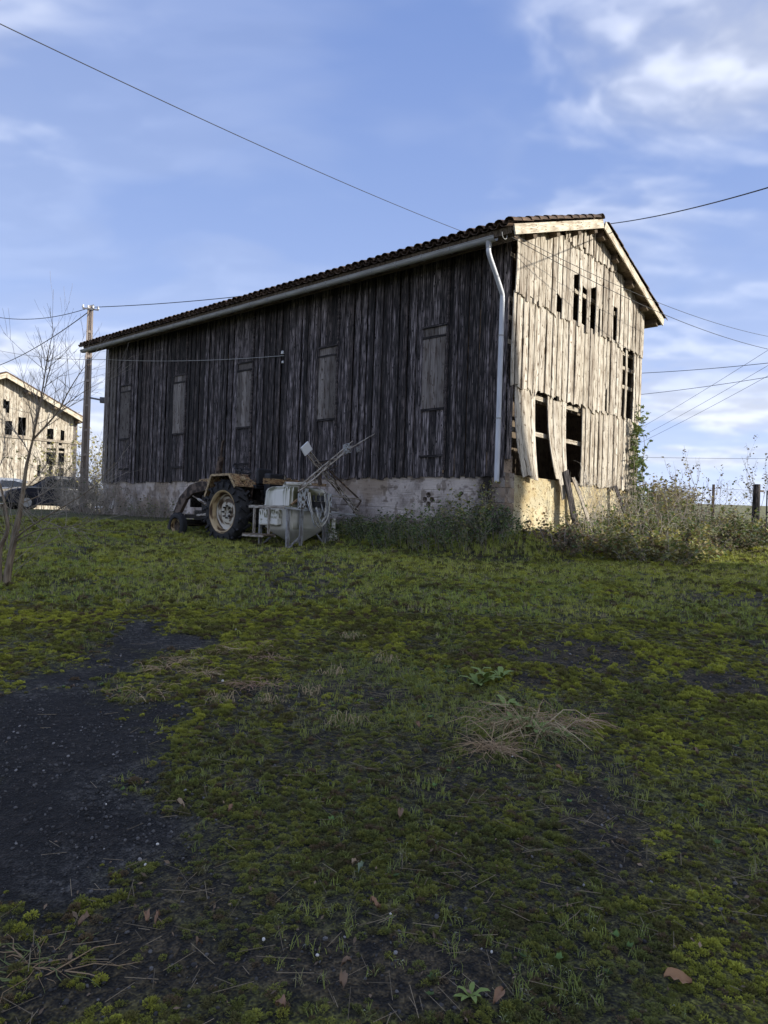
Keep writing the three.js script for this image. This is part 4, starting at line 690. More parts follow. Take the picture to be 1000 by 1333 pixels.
// ---------------------------------------------------------------- parked cars, between the two barns
function car(name, label, paint, p, turn) {
  const c = thing(name, label, 'car', [p.x, g(p.x, p.z), p.z], turn), body = std(paint, { roughness: 0.3 }); const cp = new THREE.MeshPhysicalMaterial({ roughness: 0.35, clearcoat: 0.8, clearcoatRoughness: 0.1 }); cp.color.setRGB(...paint);
  const glass = new THREE.MeshPhysicalMaterial({ roughness: 0.05, clearcoat: 1 }); glass.color.setRGB(0.02, 0.023, 0.026);
  // side outline, front towards -x
  const lower = [[-2.0, 0.34], [-2.05, 0.5], [-2.0, 0.68], [-1.8, 0.78], [-1.0, 0.92], [0.4, 0.96], [1.75, 0.98], [1.98, 0.9], [2.02, 0.6], [1.98, 0.34], [1.68, 0.28], [1.66, 0.42], [1.55, 0.58], [1.38, 0.64], [1.2, 0.58], [1.08, 0.42], [1.05, 0.24], [-0.86, 0.24], [-0.9, 0.42], [-1.02, 0.58], [-1.2, 0.64], [-1.38, 0.58], [-1.5, 0.42], [-1.54, 0.26]];
  mesh('body', prism(lower, 1.66, 0.05), cp, c);
  const top = [[-1.0, 0.9], [-0.28, 1.36], [0.0, 1.42], [0.85, 1.42], [1.3, 1.34], [1.85, 0.95]];
  const cab = prism(top, 1.5, 0.06), a = cab.attributes.position; for (let i = 0; i < a.count; i++) { const k = clamp((a.getY(i) - 0.9) / 0.5); a.setZ(i, a.getZ(i) * (1 - 0.2 * k)); } cab.computeVertexNormals();
  mesh('cabin', cab, cp, c);
  const pane = (pts, s) => { const q = prism(pts, 0.012), b = q.attributes.position; for (let i = 0; i < b.count; i++) { const k = clamp((b.getY(i) - 0.9) / 0.5); b.setZ(i, s * (0.752 * (1 - 0.2 * k) + 0.012) + b.getZ(i)); } q.computeVertexNormals(); return q; };
  for (const s of [-1, 1]) { mesh('side_window', pane([[-0.7, 0.98], [-0.2, 1.31], [0.2, 1.35], [0.22, 0.99]], s), glass, c); mesh('side_window', pane([[0.3, 0.99], [0.28, 1.35], [0.85, 1.35], [1.2, 1.26], [1.25, 1.0]], s), glass, c); mesh('mirror', rbox(0.12, 0.12, 0.18, 0.03, -0.62, 1.0, s * 0.92), cp, c); mesh('headlight', rbox(0.1, 0.13, 0.34, 0.04, -1.97, 0.68, s * 0.58), M.zinc, c); mesh('tail_light', rbox(0.08, 0.2, 0.22, 0.03, 1.98, 0.78, s * 0.62), std([0.25, 0.01, 0.01], { roughness: 0.3 }), c); mesh('sill_trim', box(3.4, 0.03, 0.012, 0.1, 0.93, s * 0.836), M.zinc, c); }
  const tilt = (x0, y0, x1, y1, w, off) => { const L = Math.hypot(x1 - x0, y1 - y0), q = new THREE.BoxGeometry(L, 0.012, w); q.rotateZ(Math.atan2(y1 - y0, x1 - x0)); return q.translate((x0 + x1) / 2 + off, (y0 + y1) / 2 + 0.062, 0); };
  mesh('windscreen', tilt(-0.93, 0.95, -0.34, 1.33, 1.24, -0.03), glass, c); mesh('rear_window', tilt(1.36, 1.3, 1.78, 1.01, 1.2, 0.035), glass, c);
  mesh('number_plate', box(0.015, 0.1, 0.48, -2.055, 0.46, 0), M.white, c);
  for (const x of [-1.2, 1.38]) for (const s of [-1, 1]) { const w = sub('wheel', c, [x, 0.3, s * 0.73]); mesh('tyre', new THREE.TorusGeometry(0.235, 0.085, 10, 24).scale(1, 1, 1.1), M.rubber, w); mesh('rim', new THREE.CylinderGeometry(0.19, 0.19, 0.1, 18).rotateX(Math.PI / 2).translate(0, 0, s * 0.03), M.zinc, w); }
  return c;
}
{
  const p = at(64, 664, 31); car('parked_car', 'dark blue hatchback parked side on beyond the bare shrub', [0.012, 0.016, 0.03], p, 0.80);
  const q = at(-4, 662, 35); car('parked_car', 'silver grey car parked in front of the pale plank barn', [0.42, 0.44, 0.47], q, 0.3);
}

// ---------------------------------------------------------------- the farm building beyond the right edge that keeps the yard in shade
{
  const f = thing('farm_building', 'tall rendered farm building beyond the yard that shades the grass', 'building', [14, 0.7, -2.05], 0);
  const w = 8, l = 17, h = 7.6, rh = 2.4;
  mesh('wall', boxUV(w, h + 1.5, l, 2).translate(w / 2, (h - 1.5) / 2, 0), M.cream, f);
  mesh('gable_wall', prism([[0, h], [w, h], [w / 2, h + rh]], l - 0.01).translate(0, 0.002, 0), M.cream, f);
  const a = Math.atan2(rh, w / 2), hyp = Math.hypot(rh, w / 2) + 0.3;
  for (const s of [-1, 1]) mesh('roof', boxUV(hyp, 0.14, l + 0.1, 1).translate(s * hyp / 2, 0.09, 0).rotateZ(-s * a).translate(w / 2, h + rh, 0), M.tile[0], f);
  for (let k = -2; k <= 2; k++) for (const y of [2.0, 5.1]) { if (k === 0 && y < 3) continue; const q = sub('window', f, [-0.02, y, k * 3.1]); mesh('frame', merge([box(0.06, 1.4, 0.08, 0, 0, -0.46), box(0.06, 1.4, 0.08, 0, 0, 0.46), box(0.06, 0.08, 1, 0, 0.74, 0), box(0.06, 0.08, 1, 0, -0.74, 0), box(0.05, 1.4, 0.05)]), M.white, q); mesh('pane', box(0.02, 1.4, 0.84, 0.01, 0, 0), M.black, q); mesh('sill', box(0.16, 0.06, 1.15, -0.04, -0.82, 0), M.block, q); }
  const d = sub('door', f, [-0.03, 1.05, 0]); mesh('leaf', box(0.06, 2.4, 1.1), M.beam, d); mesh('handle', rodA([-0.06, -0.1, 0.4], [-0.06, 0.05, 0.4], 0.015, 6), M.zinc, d);
  mesh('chimney', box(0.7, 1.6, 0.9, w / 2 + 1, h + rh + 0.3, -4), M.cream, f);
}

// ---------------------------------------------------------------- bare shrubs and saplings
function grow(out, tips, p, dir, len, r0, lvl, R, o) {    // one curving branch, then its twigs
  const pts = [p.clone()], n = lvl > 1 ? 6 : 4; let q = p.clone(), d = dir.clone().normalize();
  const cv = V(R() - 0.5, R() - 0.5, R() - 0.5).multiplyScalar(o.wander ?? 0.5);
  for (let i = 0; i < n; i++) { d.addScaledVector(cv, 1 / n).add(V((R() - 0.5) * 0.22, (R() - 0.5) * 0.22 + (o.lift ?? 0.06), (R() - 0.5) * 0.22)).normalize(); q = q.clone().addScaledVector(d, len / n); pts.push(q); }
  out.push(ttube(pts, r0, Math.max(r0 * 0.35, 0.0012), lvl > 1 ? 6 : 4, false)); tips.push(...pts.slice(1).map(x => [x, d.clone()]));
  if (lvl > 0) { const k = Math.round((o.kids ?? 5) * (0.7 + R() * 0.6)); for (let i = 0; i < k; i++) { const t = 0.2 + 0.78 * R(), a = pts[Math.min(n - 1, Math.floor(t * n))].clone().lerp(pts[Math.min(n, Math.floor(t * n) + 1)], t * n - Math.floor(t * n)); const nd = d.clone().multiplyScalar(0.75).add(V(R() - 0.5, (R() - 0.5) * 0.8 + 0.12, R() - 0.5).multiplyScalar(o.spread ?? 1.5)).normalize(); grow(out, tips, a, nd, len * (o.ratio ?? 0.5) * (0.6 + R() * 0.7), r0 * 0.45, lvl - 1, R, o); } }
}
{
  const R = rng(61), D = 8.5, t = thing('bare_tree', 'leafless multi-stemmed small tree with pale trunk growing in the grass', 'tree', [0, 0, 0]);
  const base = at(9, 752, D); base.y = g(base.x, base.z); t.position.copy(base);
  const L = (px, py, dd = 0) => at(px, py, D + dd).sub(base);
  const trunk = [], limbs = [], tips = [], tw = [];
  trunk.push(ttube(curve([V(0.0, -0.1, 0), V(0.01, 0.12, 0), L(18, 705), L(24, 678), L(30, 640), L(35, 605), L(43, 572)], 24), 0.05, 0.012, 9));
  trunk.push(ttube(curve([V(-0.06, -0.1, 0.03), L(0, 715, 0.05), L(10, 690, 0.1), L(6, 655, 0.2), L(-8, 600, 0.3)], 16), 0.038, 0.009, 8));
  const limb = (pts, r0, r1, k0, lv = 1) => { const k = Math.round(k0 * 1.5), c = curve(pts, 14); limbs.push(ttube(c, r0 * 0.72, r1 * 0.72, 7)); for (let i = 0; i < k; i++) { const u = 2 + Math.floor(R() * 12), d = c[Math.min(14, u + 1)].clone().sub(c[u - 1]).normalize(); grow(tw, tips, c[u], d.clone().multiplyScalar(0.7).add(V((R() - 0.5) * 1.7, (R() - 0.4) * 1.3, (R() - 0.5) * 1.7)), 0.22 + R() * 0.42, lerp(r0, r1, u / 14) * 0.4, lv, R, { kids: 3, spread: 1.3 }); } };
  limb([L(43, 572), L(48, 545, -0.05), L(55, 510), L(60, 478), L(66, 445), L(72, 425)], 0.0177, 0.0035, 13);
  limb([L(44, 568), L(50, 540, 0.1), L(60, 500, 0.12), L(67, 470), L(71, 448)], 0.0136, 0.0028, 10);
  limb([L(43, 572), L(62, 552), L(78, 532), L(88, 512), L(104, 486), L(112, 476)], 0.0177, 0.0035, 13);
  limb([L(80, 530), L(95, 520, 0.1), L(112, 508), L(132, 497)], 0.0088, 0.0021, 6);
  limb([L(42, 575), L(44, 555, -0.1), L(36, 520, -0.15), L(28, 485, -0.2)], 0.0116, 0.0021, 9);
  limb([L(38, 590), L(28, 572, 0.1), L(14, 555, 0.2), L(-5, 540, 0.3)], 0.0102, 0.0028, 9);
  limb([L(20, 700), L(48, 680, -0.2), L(90, 655, -0.35), L(120, 635, -0.45), L(150, 602, -0.5)], 0.0150, 0.0035, 15);
  limb([L(20, 705), L(50, 690, -0.3), L(85, 686, -0.5), L(118, 678, -0.6), L(136, 660, -0.6)], 0.0116, 0.0028, 12);
  limb([L(14, 715), L(40, 712, -0.1), L(65, 705, -0.1)], 0.0082, 0.0028, 6);
  limb([L(30, 640), L(50, 618, 0.15), L(66, 596, 0.25), L(75, 575, 0.3)], 0.0088, 0.0021, 9);
  limb([L(28, 655), L(60, 640, 0.3), L(90, 610, 0.5), L(100, 590, 0.5)], 0.0095, 0.0021, 12);
  limb([L(10, 690), L(5, 660, -0.2), L(18, 625, -0.3), L(10, 590, -0.3)], 0.0095, 0.0021, 9);
  limb([L(0, 700), L(-12, 650, 0.1), L(2, 600, 0.2), L(10, 570, 0.2)], 0.0102, 0.0021, 12);
  limb([L(24, 680), L(40, 660, 0.2), L(70, 655, 0.3), L(105, 648, 0.3)], 0.0082, 0.0021, 10);
  for (let k = 0; k < 16; k++) { const a = R() * 6.28, l = 0.3 + R() * 0.6; grow(tw, tips, V(Math.cos(a) * 0.12, 0.05 + R() * 0.5, Math.sin(a) * 0.12), V(Math.cos(a), 0.6 + R() * 1.1, Math.sin(a)), l, 0.0045, 1, R, { kids: 4 }); }
  mesh('trunk', merge(trunk), M.bark, t); mesh('limbs', merge(limbs), M.bark, t); mesh('twigs', merge(tw), M.twig, t);
}
const leafGeo = (() => { const q = new THREE.BufferGeometry(); q.setAttribute('position', new THREE.Float32BufferAttribute([0, 0, 0, 0.42, 0.12, 0.42, 0, 0.02, 1, -0.42, 0.12, 0.42, 0, 0, 0.5], 3)); q.setIndex([0, 1, 4, 1, 2, 4, 2, 3, 4, 3, 0, 4]); q.computeVertexNormals(); return q; })();
const ivyGeo = (() => { const P = [[0, 0], [0.5, -0.1], [0.42, 0.35], [0.62, 0.62], [0.22, 0.62], [0, 1.05], [-0.22, 0.62], [-0.62, 0.62], [-0.42, 0.35], [-0.5, -0.1]]; const q = new THREE.ShapeGeometry(new THREE.Shape(P.map(p => new THREE.Vector2(...p)))); return q.rotateX(Math.PI / 2 - 0.4); })();
function leavesOn(tips, n, R, size, cols) { const L = [], tint = 0.7 + R() * 0.55; for (let k = 0; k < n; k++) { const [p] = tips[Math.floor(R() * tips.length)]; const c = mix3(pick(cols, R), pick(cols, R), R()).map(v => v * tint); L.push([p.clone().add(V((R() - 0.5) * 0.09, (R() - 0.5) * 0.09, (R() - 0.5) * 0.09)), size * (0.6 + R() * 0.8), R() * 6.28, (R() - 0.5) * 2, (R() - 0.5) * 1.4, c]); } return L; }
const GREENS = [[0.085, 0.14, 0.03], [0.13, 0.19, 0.045], [0.19, 0.22, 0.05], [0.055, 0.095, 0.025]], YELLOWS = [[0.46, 0.40, 0.10], [0.40, 0.33, 0.09], [0.30, 0.28, 0.07], [0.52, 0.46, 0.19]], BROWNS = [[0.16, 0.1, 0.05], [0.22, 0.15, 0.08], [0.1, 0.075, 0.05]];
// a low bush: arching stems from a foot of radius w, leaves along them
function bush(name, label, cat, p, w, h, stems, leaves, o = {}) {
  const R = rng(o.seed ?? Math.round(p.x * 97 + p.z * 31 + 5000)), t = thing(name, label, cat, [p.x, g(p.x, p.z), p.z], 0, o.group), out = [], tips = [];
  for (let k = 0; k < stems; k++) { const a = R() * 6.283, q = Math.sqrt(R()) * w; const foot = V(Math.cos(a) * q, -0.03, Math.sin(a) * q * (o.flat ?? 1)); foot.y += g(p.x + foot.x, p.z + foot.z) - t.position.y; grow(out, tips, foot, V(Math.cos(a) * (o.lean ?? 0.5), 1, Math.sin(a) * (o.lean ?? 0.5)), h * (0.55 + R() * 0.55), o.r ?? 0.006, o.lv ?? 1, R, { kids: o.kids ?? 4, lift: o.lift ?? -0.06, spread: o.spread ?? 1.4, wander: 0.9 }); }
  if (o.canes) { for (let k = 0; k < o.canes; k++) { const a = R() * 6.283, L = h * (1.2 + R() * 0.8), f = V((R() - 0.5) * w, 0, (R() - 0.5) * w); mesh('cane', ttube(curve([f, f.clone().add(V(Math.cos(a) * L * 0.2, L * 0.55, Math.sin(a) * L * 0.2)), f.clone().add(V(Math.cos(a) * L * 0.5, L * (0.62 + R() * 0.15), Math.sin(a) * L * 0.5)), f.clone().add(V(Math.cos(a) * L * 0.85, L * 0.25 * R(), Math.sin(a) * L * 0.85))], 12), 0.008, 0.0035, 5, false), M.twig, t); } }
  mesh('stems', merge(out), o.stemMat ?? M.twig, t);
  if (leaves) scatter('foliage', o.leaf ?? leafGeo, M.leaf, leavesOn(tips, leaves, R, o.size ?? 0.05, o.cols ?? GREENS), t, 'stuff');
  return t;
}
const onG = (x, z) => V(x, g(x, z), z);
// weeds along the foot of the long wall
{
  const R = rng(71), spots = [[640, 0.2], [615, 0.5], [590, 0.45], [565, 0.6], [540, 0.55], [515, 0.6], [490, 0.5], [465, 0.55], [445, 0.5]];
  spots.forEach(([px, off], i) => { const q = onX(px, 690, BO, -0.25 - off), p = bl(q.x, 0, q.z); bush('weed_clump', i % 3 === 1 ? 'weeds with some yellowing leaves along the foot of the long wall' : 'low all green weeds along the foot of the long wall', 'weeds', p, 0.5, px < 520 ? 0.3 + R() * 0.1 : 0.5 + R() * 0.2, 34, 900, { group: 'weeds along the long wall', lift: 0.02, lean: 0.35, size: 0.045, kids: 3, r: 0.004, cols: i % 3 === 1 ? [...GREENS, YELLOWS[2]] : GREENS }); });
  const y = onX(608, 690, BO, -0.5); bush('yellow_shrub', 'yellowing leafy shrub against the concrete base near the downpipe', 'shrub', bl(y.x, 0, y.z), 0.3, 0.85, 22, 620, { cols: [...YELLOWS, GREENS[1]], lift: 0.03, lean: 0.3, size: 0.06 });
  const m = onX(645, 690, BO, -0.3); bush('dark_weed', 'dark green weed under the end of the white downpipe', 'weeds', bl(m.x, 0, m.z), 0.22, 0.5, 24, 500, { cols: [GREENS[3], GREENS[0]], lean: 0.3, size: 0.06 });
  for (const [px, w] of [[160, 0.6], [185, 0.5], [205, 0.4]]) { const q = onX(px, 668, BO, -0.5); bush('wall_weed', 'thin brown and green growth along the far end of the concrete base', 'weeds', bl(q.x, 0, q.z), w, 0.55, 30, 260, { group: 'growth at the far end of the base', cols: [...GREENS, ...BROWNS], size: 0.045, kids: 3 }); }
}
// leafless creeper stems on the far part of the base
for (const px of [176, 197, 213]) {
  const q = onX(px, 668, BO, -0.02), R = rng(px), out = [], tips = [], t = thing('creeper', 'leafless brown creeper stems climbing the far concrete base', 'creeper', [0, 0, 0], YAW, 'creepers on the concrete base');
  const p = bl(-0.03, 1.4, q.z); t.position.copy(p);
  for (let k = 0; k < 9; k++) { let a = V(-0.01, -0.1, (R() - 0.5) * 0.3); const pts = [a]; let s = (R() - 0.5) * 0.9; for (let i = 0; i < 7; i++) { a = a.clone().add(V((R() - 0.5) * 0.01, 0.11 + R() * 0.08, s * 0.12 + (R() - 0.5) * 0.1)); pts.push(a); s += (R() - 0.5) * 0.5; } out.push(ttube(pts, 0.008, 0.003, 4, false)); }
  mesh('stems', merge(out), M.twig, t);
}
// tangle between the parked cars and the barn end, and the yellow bush by the pole
for (const [px, py, d, w, h] of [[112, 668, 25.5, 0.7, 1.7], [124, 672, 24, 0.7, 1.6], [137, 672, 22.5, 0.5, 1.2], [100, 668, 27, 0.5, 1.2]]) { const p = at(px, py, d); bush('bare_hedge_shrub', 'bare brown shrub tangled between the parked cars and the barn end', 'shrub', p, w, h, 34, 160, { group: 'bare shrubs at the barn end', lv: 1, kids: 6, r: 0.011, lift: 0.0, cols: [...BROWNS, GREENS[0], GREENS[3]], size: 0.06 }); }
{ const p = at(118, 630, 33); bush('autumn_bush', 'yellow leaved bush behind the foot of the power pole', 'bush', p, 1.5, 2.9, 46, 1900, { lv: 1, kids: 6, r: 0.014, cols: YELLOWS, size: 0.12, lift: 0.04, lean: 0.3 }); }

// brambles before the gable and along the fence
const gb2 = (X, Zo) => bl(X, 0, Zo);
[[0.55, 0.8, 0.45, 0.35, 2], [1.3, 0.85, 0.5, 0.42, 2], [2.1, 0.9, 0.5, 0.5, 1], [2.9, 0.9, 0.6, 0.6, 0], [3.7, 0.9, 0.65, 0.75, 0], [4.5, 0.95, 0.7, 0.9, 1], [5.4, 0.9, 0.7, 0.95, 1], [6.2, 0.7, 0.7, 1.1, 0], [2.4, 1.5, 0.5, 0.45, 2], [3.3, 1.6, 0.6, 0.5, 2], [4.3, 1.8, 0.7, 0.55, 2], [5.4, 1.9, 0.7, 0.6, 2]].forEach(([X, Zo, w, h, k], i) => bush('bramble', ['green tangled bramble growing close before the broken gable wall', 'yellow and green bramble heaped against the gable foot', 'low brown twiggy bramble in front of the gable growth'][k], 'bramble', gb2(X, Zo), w, h, 30, [1150, 1300, 1000][k], { group: 'brambles before the gable', canes: 3, seed: 800 + i, cols: [[...GREENS, YELLOWS[2], BROWNS[0]], [...GREENS, YELLOWS[1], YELLOWS[2]], [...BROWNS, ...BROWNS, GREENS[3], GREENS[0]]][k], size: 0.062, lv: 1, kids: 5, r: 0.0042, lift: -0.1, lean: 0.7, stemMat: k === 2 ? M.twig : M.twigPale }));
[[848, 720, 13.5, 0.7, 0.8, 1], [874, 722, 14.4, 0.6, 0.75, 1], [868, 700, 15.4, 0.8, 1.1, 1], [900, 705, 17, 0.8, 1.0, 0], [926, 708, 17.4, 0.8, 0.95, 0], [955, 708, 17.7, 0.7, 0.75, 0], [850, 690, 17, 1.2, 1.5, 0], [890, 690, 18, 1.3, 1.4, 0], [925, 690, 18.5, 1.3, 1.3, 1], [960, 692, 19.5, 1.2, 1.2, 0], [1000, 700, 20.5, 1.1, 0.8, 0], [1035, 700, 21, 1.2, 0.8, 0]].forEach(([px, py, d, w, h, k], i) => { const p = at(px, py, d); bush('hedge_bramble', ['sunlit green and brown bramble spreading along the wire fence', 'sunlit yellow leaved bramble mound by the wire fence'][k], 'bramble', p, w, h * 0.64, 34, 1700, { group: 'brambles along the fence', canes: 2, seed: 900 + i, cols: k ? [YELLOWS[2], YELLOWS[1], GREENS[1], GREENS[2], BROWNS[1]] : [...GREENS, YELLOWS[2], BROWNS[0], BROWNS[1]], size: 0.078, lv: 1, kids: 5, r: 0.0045, lift: -0.09, lean: 0.7, stemMat: M.twigPale }); });
// saplings above the fence
[[886, 672, 16.5, 1.35, 24], [917, 676, 17, 1.25, 60], [936, 676, 17.2, 1.1, 60], [983, 670, 20, 1.9, 130], [1002, 672, 20.5, 1.9, 130]].forEach(([px, py, d, h, lv], i) => {
  const R = rng(640 + i), p = at(px, py, d), t = thing('sapling', 'thin sapling with few leaves rising above the bramble bank', 'sapling', [p.x, g(p.x, p.z), p.z], 0, 'saplings along the fence'), out = [], tips = [];
  const lift = p.y - t.position.y; out.push(ttube([V(0, -0.05, 0), V(0.02, lift * 0.5, 0), V(0.03, lift, 0)], 0.022, 0.016, 6));
  for (let k = 0; k < 5; k++) grow(out, tips, V(0.03, lift - R() * 0.25, 0), V((R() - 0.35) * 1.1, 1.1, (R() - 0.5) * 0.9), h * (0.6 + R() * 0.5), 0.008, 2, R, { kids: 3, spread: 1.1, ratio: 0.4, lift: 0.1 });
  mesh('stems', merge(out), M.twig, t); scatter('foliage', leafGeo, M.leaf, leavesOn(tips, lv * 1.6, R, 0.06, [...BROWNS, YELLOWS[1], GREENS[1]]), t, 'stuff');
});
// distant hedge and thicket beyond the barn corner
for (const [px, d, w, h] of [[842, 40, 1.6, 1.9], [858, 42, 1.6, 2.0], [873, 44, 1.4, 1.5]]) { const q = at(px, 660, d); bush('field_thicket', 'bare reddish thicket standing in the field behind the barn', 'thicket', q, w, h, 40, 1500, { group: 'thicket in the field', lv: 1, kids: 5, r: 0.012, lift: 0.04, lean: 0.2, cols: [...YELLOWS, ...BROWNS], size: 0.16, stemMat: M.twig }); }
// ivy on the far gable corner
{
  const R = rng(81), t = thing('ivy', 'green ivy climbing the far corner of the pale gable', 'ivy', [0, 0, 0], YAW), foot = bl(6.0, 1.35, 0.13); t.position.copy(foot);
  const out = [], tips = [];
  for (let k = 0; k < 8; k++) { let a = V((R() - 0.6) * 0.7, 0, 0.02 + R() * 0.1); const pts = [a]; const n = 8 + Math.floor(R() * 7); for (let i = 0; i < n; i++) { a = a.clone().add(V((R() - 0.5) * 0.14, 0.16 + R() * 0.1, (R() - 0.5) * 0.05)); a.z = Math.max(-0.06, a.z); pts.push(a); tips.push([a, a]); for (let q = 0; q < 2; q++) tips.push([a.clone().add(V((R() - 0.5) * 0.3, (R() - 0.5) * 0.2, R() * 0.1)), a]); } out.push(ttube(pts, 0.016, 0.006, 5, false)); }
  for (let k = 0; k < 26; k++) tips.push([V((R() - 0.2) * 0.5, 2.55 + R() * 0.75, (R() - 0.3) * 0.3), null]);
  for (let k = 0; k < 40; k++) tips.push([V((R() - 0.3) * 0.6, R() * 1.2, R() * 0.35), null]);
  mesh('stems', merge(out), M.twig, t); scatter('foliage', ivyGeo, M.leaf, leavesOn(tips, 1150, R, 0.075, [GREENS[0], GREENS[1], GREENS[2], [0.14, 0.17, 0.05]]), t, 'stuff');
  const R2 = rng(82), s = thing('dry_creeper', 'pale dry creeper hanging from the broken boards of the gable', 'creeper', [0, 0, 0], YAW); s.position.copy(bl(4.2, 1.35, 0.35)); const o2 = [], t2 = [];
  for (let k = 0; k < 46; k++) grow(o2, t2, V((R2() - 0.6) * 3.4, 0.1, (R2() - 0.4) * 0.8), V((R2() - 0.5) * 0.9, 1, (R2() - 0.5) * 0.5), 0.7 + R2() * 0.8, 0.0065, 1, R2, { kids: 4, lift: -0.1, spread: 1.5, wander: 1.1 });
  for (let k = 0; k < 14; k++) grow(o2, t2, V(-2.2 + R2() * 0.7, 1.1 + R2() * 0.5, 0.1), V((R2() - 0.5) * 0.8, -0.8, 0.25), 0.5 + R2() * 0.5, 0.005, 1, R2, { kids: 3, lift: -0.12 });
  mesh('stems', merge(o2), M.twigPale, s);
}
// boards that have dropped from the gable
{
  const R = rng(91);
  const fall = (label, X0, y0, z0, X1, y1, z1, w, mat) => { const a = bl(X0, y0, z0), b = bl(X1, y1, z1), m = solo('fallen_board', plankGeo(w, a.distanceTo(b), 0.024, R, { seg: 6, jag: 0.12, jagTop: 0.1, warp: 0.05 }), mat, label, 'board'); m.position.copy(a); const up = b.clone().sub(a).normalize(), out = AZ.clone().addScaledVector(up, -AZ.dot(up)).normalize(), x = up.clone().cross(out); m.quaternion.setFromRotationMatrix(new THREE.Matrix4().makeBasis(x, up, out)); };
  fall('dark rotten board hanging upright before the cream base wall', 2.42, 1.42, 0.35, 2.28, 2.75, 0.1, 0.24, M.dark[1]);
  fall('pale dropped board leaning on the cream base wall', 3.0, 1.4, 0.42, 2.62, 2.65, 0.1, 0.13, M.pale[3]);
  fall('dark stake leaning in the ivy at the gable foot', 5.2, 1.5, 0.4, 4.85, 2.6, 0.1, 0.16, M.dark[3]);
}
// wire fence and gate on the right
{
  const a = at(842, 690, 18.2), b = at(983, 704, 18.5), ya = g(a.x, a.z), yb = at(983, 704, 18.5).y;
  const post = thing('gate_post', 'dark weathered timber gate post at the end of the wire fence', 'post', [b.x, yb - 0.25, b.z], 0.4);
  const pg = new THREE.CylinderGeometry(0.085, 0.1, 1.72, 10, 6).translate(0, 0.86, 0); { const q = pg.attributes.position; for (let i = 0; i < q.count; i++) { const k = 1 + 0.18 * (vn(q.getX(i) * 18 + 5, q.getZ(i) * 18 + q.getY(i) * 1.5, 77) - 0.5); q.setX(i, q.getX(i) * k); q.setZ(i, q.getZ(i) * k); } pg.computeVertexNormals(); }
  mesh('shaft', pg, M.dark[1], post); mesh('hinge', merge([bar([0.06, 1.55, 0], [0.26, 1.55, 0], 0.03, 0.05), bar([0.06, 0.6, 0], [0.26, 0.6, 0], 0.03, 0.05)]), M.darkRust, post);
  const f = thing('wire_fence', 'rusty wire mesh fence behind the brambles ending at the gate post', 'fence', [a.x, ya, a.z]);
  const d = b.clone().sub(a); d.y = yb - ya; const len = Math.hypot(d.x, d.z), ux = d.x / len, uz = d.z / len, up = d.y / len, H = 1.28;
  const pt = (s, h) => V(ux * s, up * s + h, uz * s), L = [];
  const st = 0.13; for (let s = -H; s < len; s += st) for (const dir of [0, 1]) { const s0 = Math.max(0, s), s1 = Math.min(len, s + H); if (s1 - s0 < 0.05) continue; const h0 = s0 - s, h1 = s1 - s; L.push(ttube([pt(s0, dir ? H - h0 : h0), pt(s1, dir ? H - h1 : h1)], 0.0024, 0.0024, 3, false)); }
  mesh('wire_mesh', merge(L), M.cableGrey, f).userData.kind = 'stuff';
  for (const h of [0.05, 0.7, H + 0.02]) mesh('line_wire', rod(pt(0, h), pt(len, h), 0.005, 5), M.cableGrey, f);
  for (const s of [len * 0.6]) mesh('fence_stake', bar(pt(s, -0.2).toArray(), pt(s, H + 0.12).toArray(), 0.05, 0.05), M.darkRust, f);
  const gt = thing('field_gate', 'thin dark tubular metal gate hung on the timber gate post', 'gate', [b.x, yb, b.z], -0.15);
  for (const h of [0.25, 0.75, 1.28]) mesh('rail', rodA([0.26, h, 0], [3.2, h, 0], 0.019, 8), M.cable, gt);
  for (const x of [0.26, 1.7, 3.2]) mesh('stile', rodA([x, 0.1, 0], [x, 1.32, 0], 0.019, 8), M.cable, gt);
  mesh('brace', rodA([0.26, 1.24, 0], [1.7, 0.3, 0], 0.014, 6), M.cable, gt);
}

// ---------------------------------------------------------------- ground cover
const bladeGeo = (n, h, spread, w, seed) => {
  const R = rng(seed), pos = [], idx = [];
  for (let k = 0; k < n; k++) {
    const a = R() * 6.283, b = R() * 6.283, q = Math.sqrt(R()) * spread, x = Math.cos(a) * q, z = Math.sin(a) * q, hh = h * (0.5 + R() * 0.7), ln = hh * (0.25 + R() * 0.9), dx = Math.cos(b), dz = Math.sin(b), ww = w * (0.6 + R() * 0.7), o = pos.length / 3;
    pos.push(x - dz * ww, 0, z + dx * ww, x + dz * ww, 0, z - dx * ww, x + dx * ln * 0.35 - dz * ww * 0.8, hh * 0.62, z + dz * ln * 0.35 + dx * ww * 0.8, x + dx * ln * 0.35 + dz * ww * 0.8, hh * 0.62, z + dz * ln * 0.35 - dx * ww * 0.8, x + dx * ln, hh * (0.75 + R() * 0.25), z + dz * ln);
    idx.push(o, o + 1, o + 2, o + 1, o + 3, o + 2, o + 2, o + 3, o + 4);
  }
  const q = new THREE.BufferGeometry(); q.setAttribute('position', new THREE.Float32BufferAttribute(pos, 3)); q.setIndex(idx); q.computeVertexNormals(); return q;
};
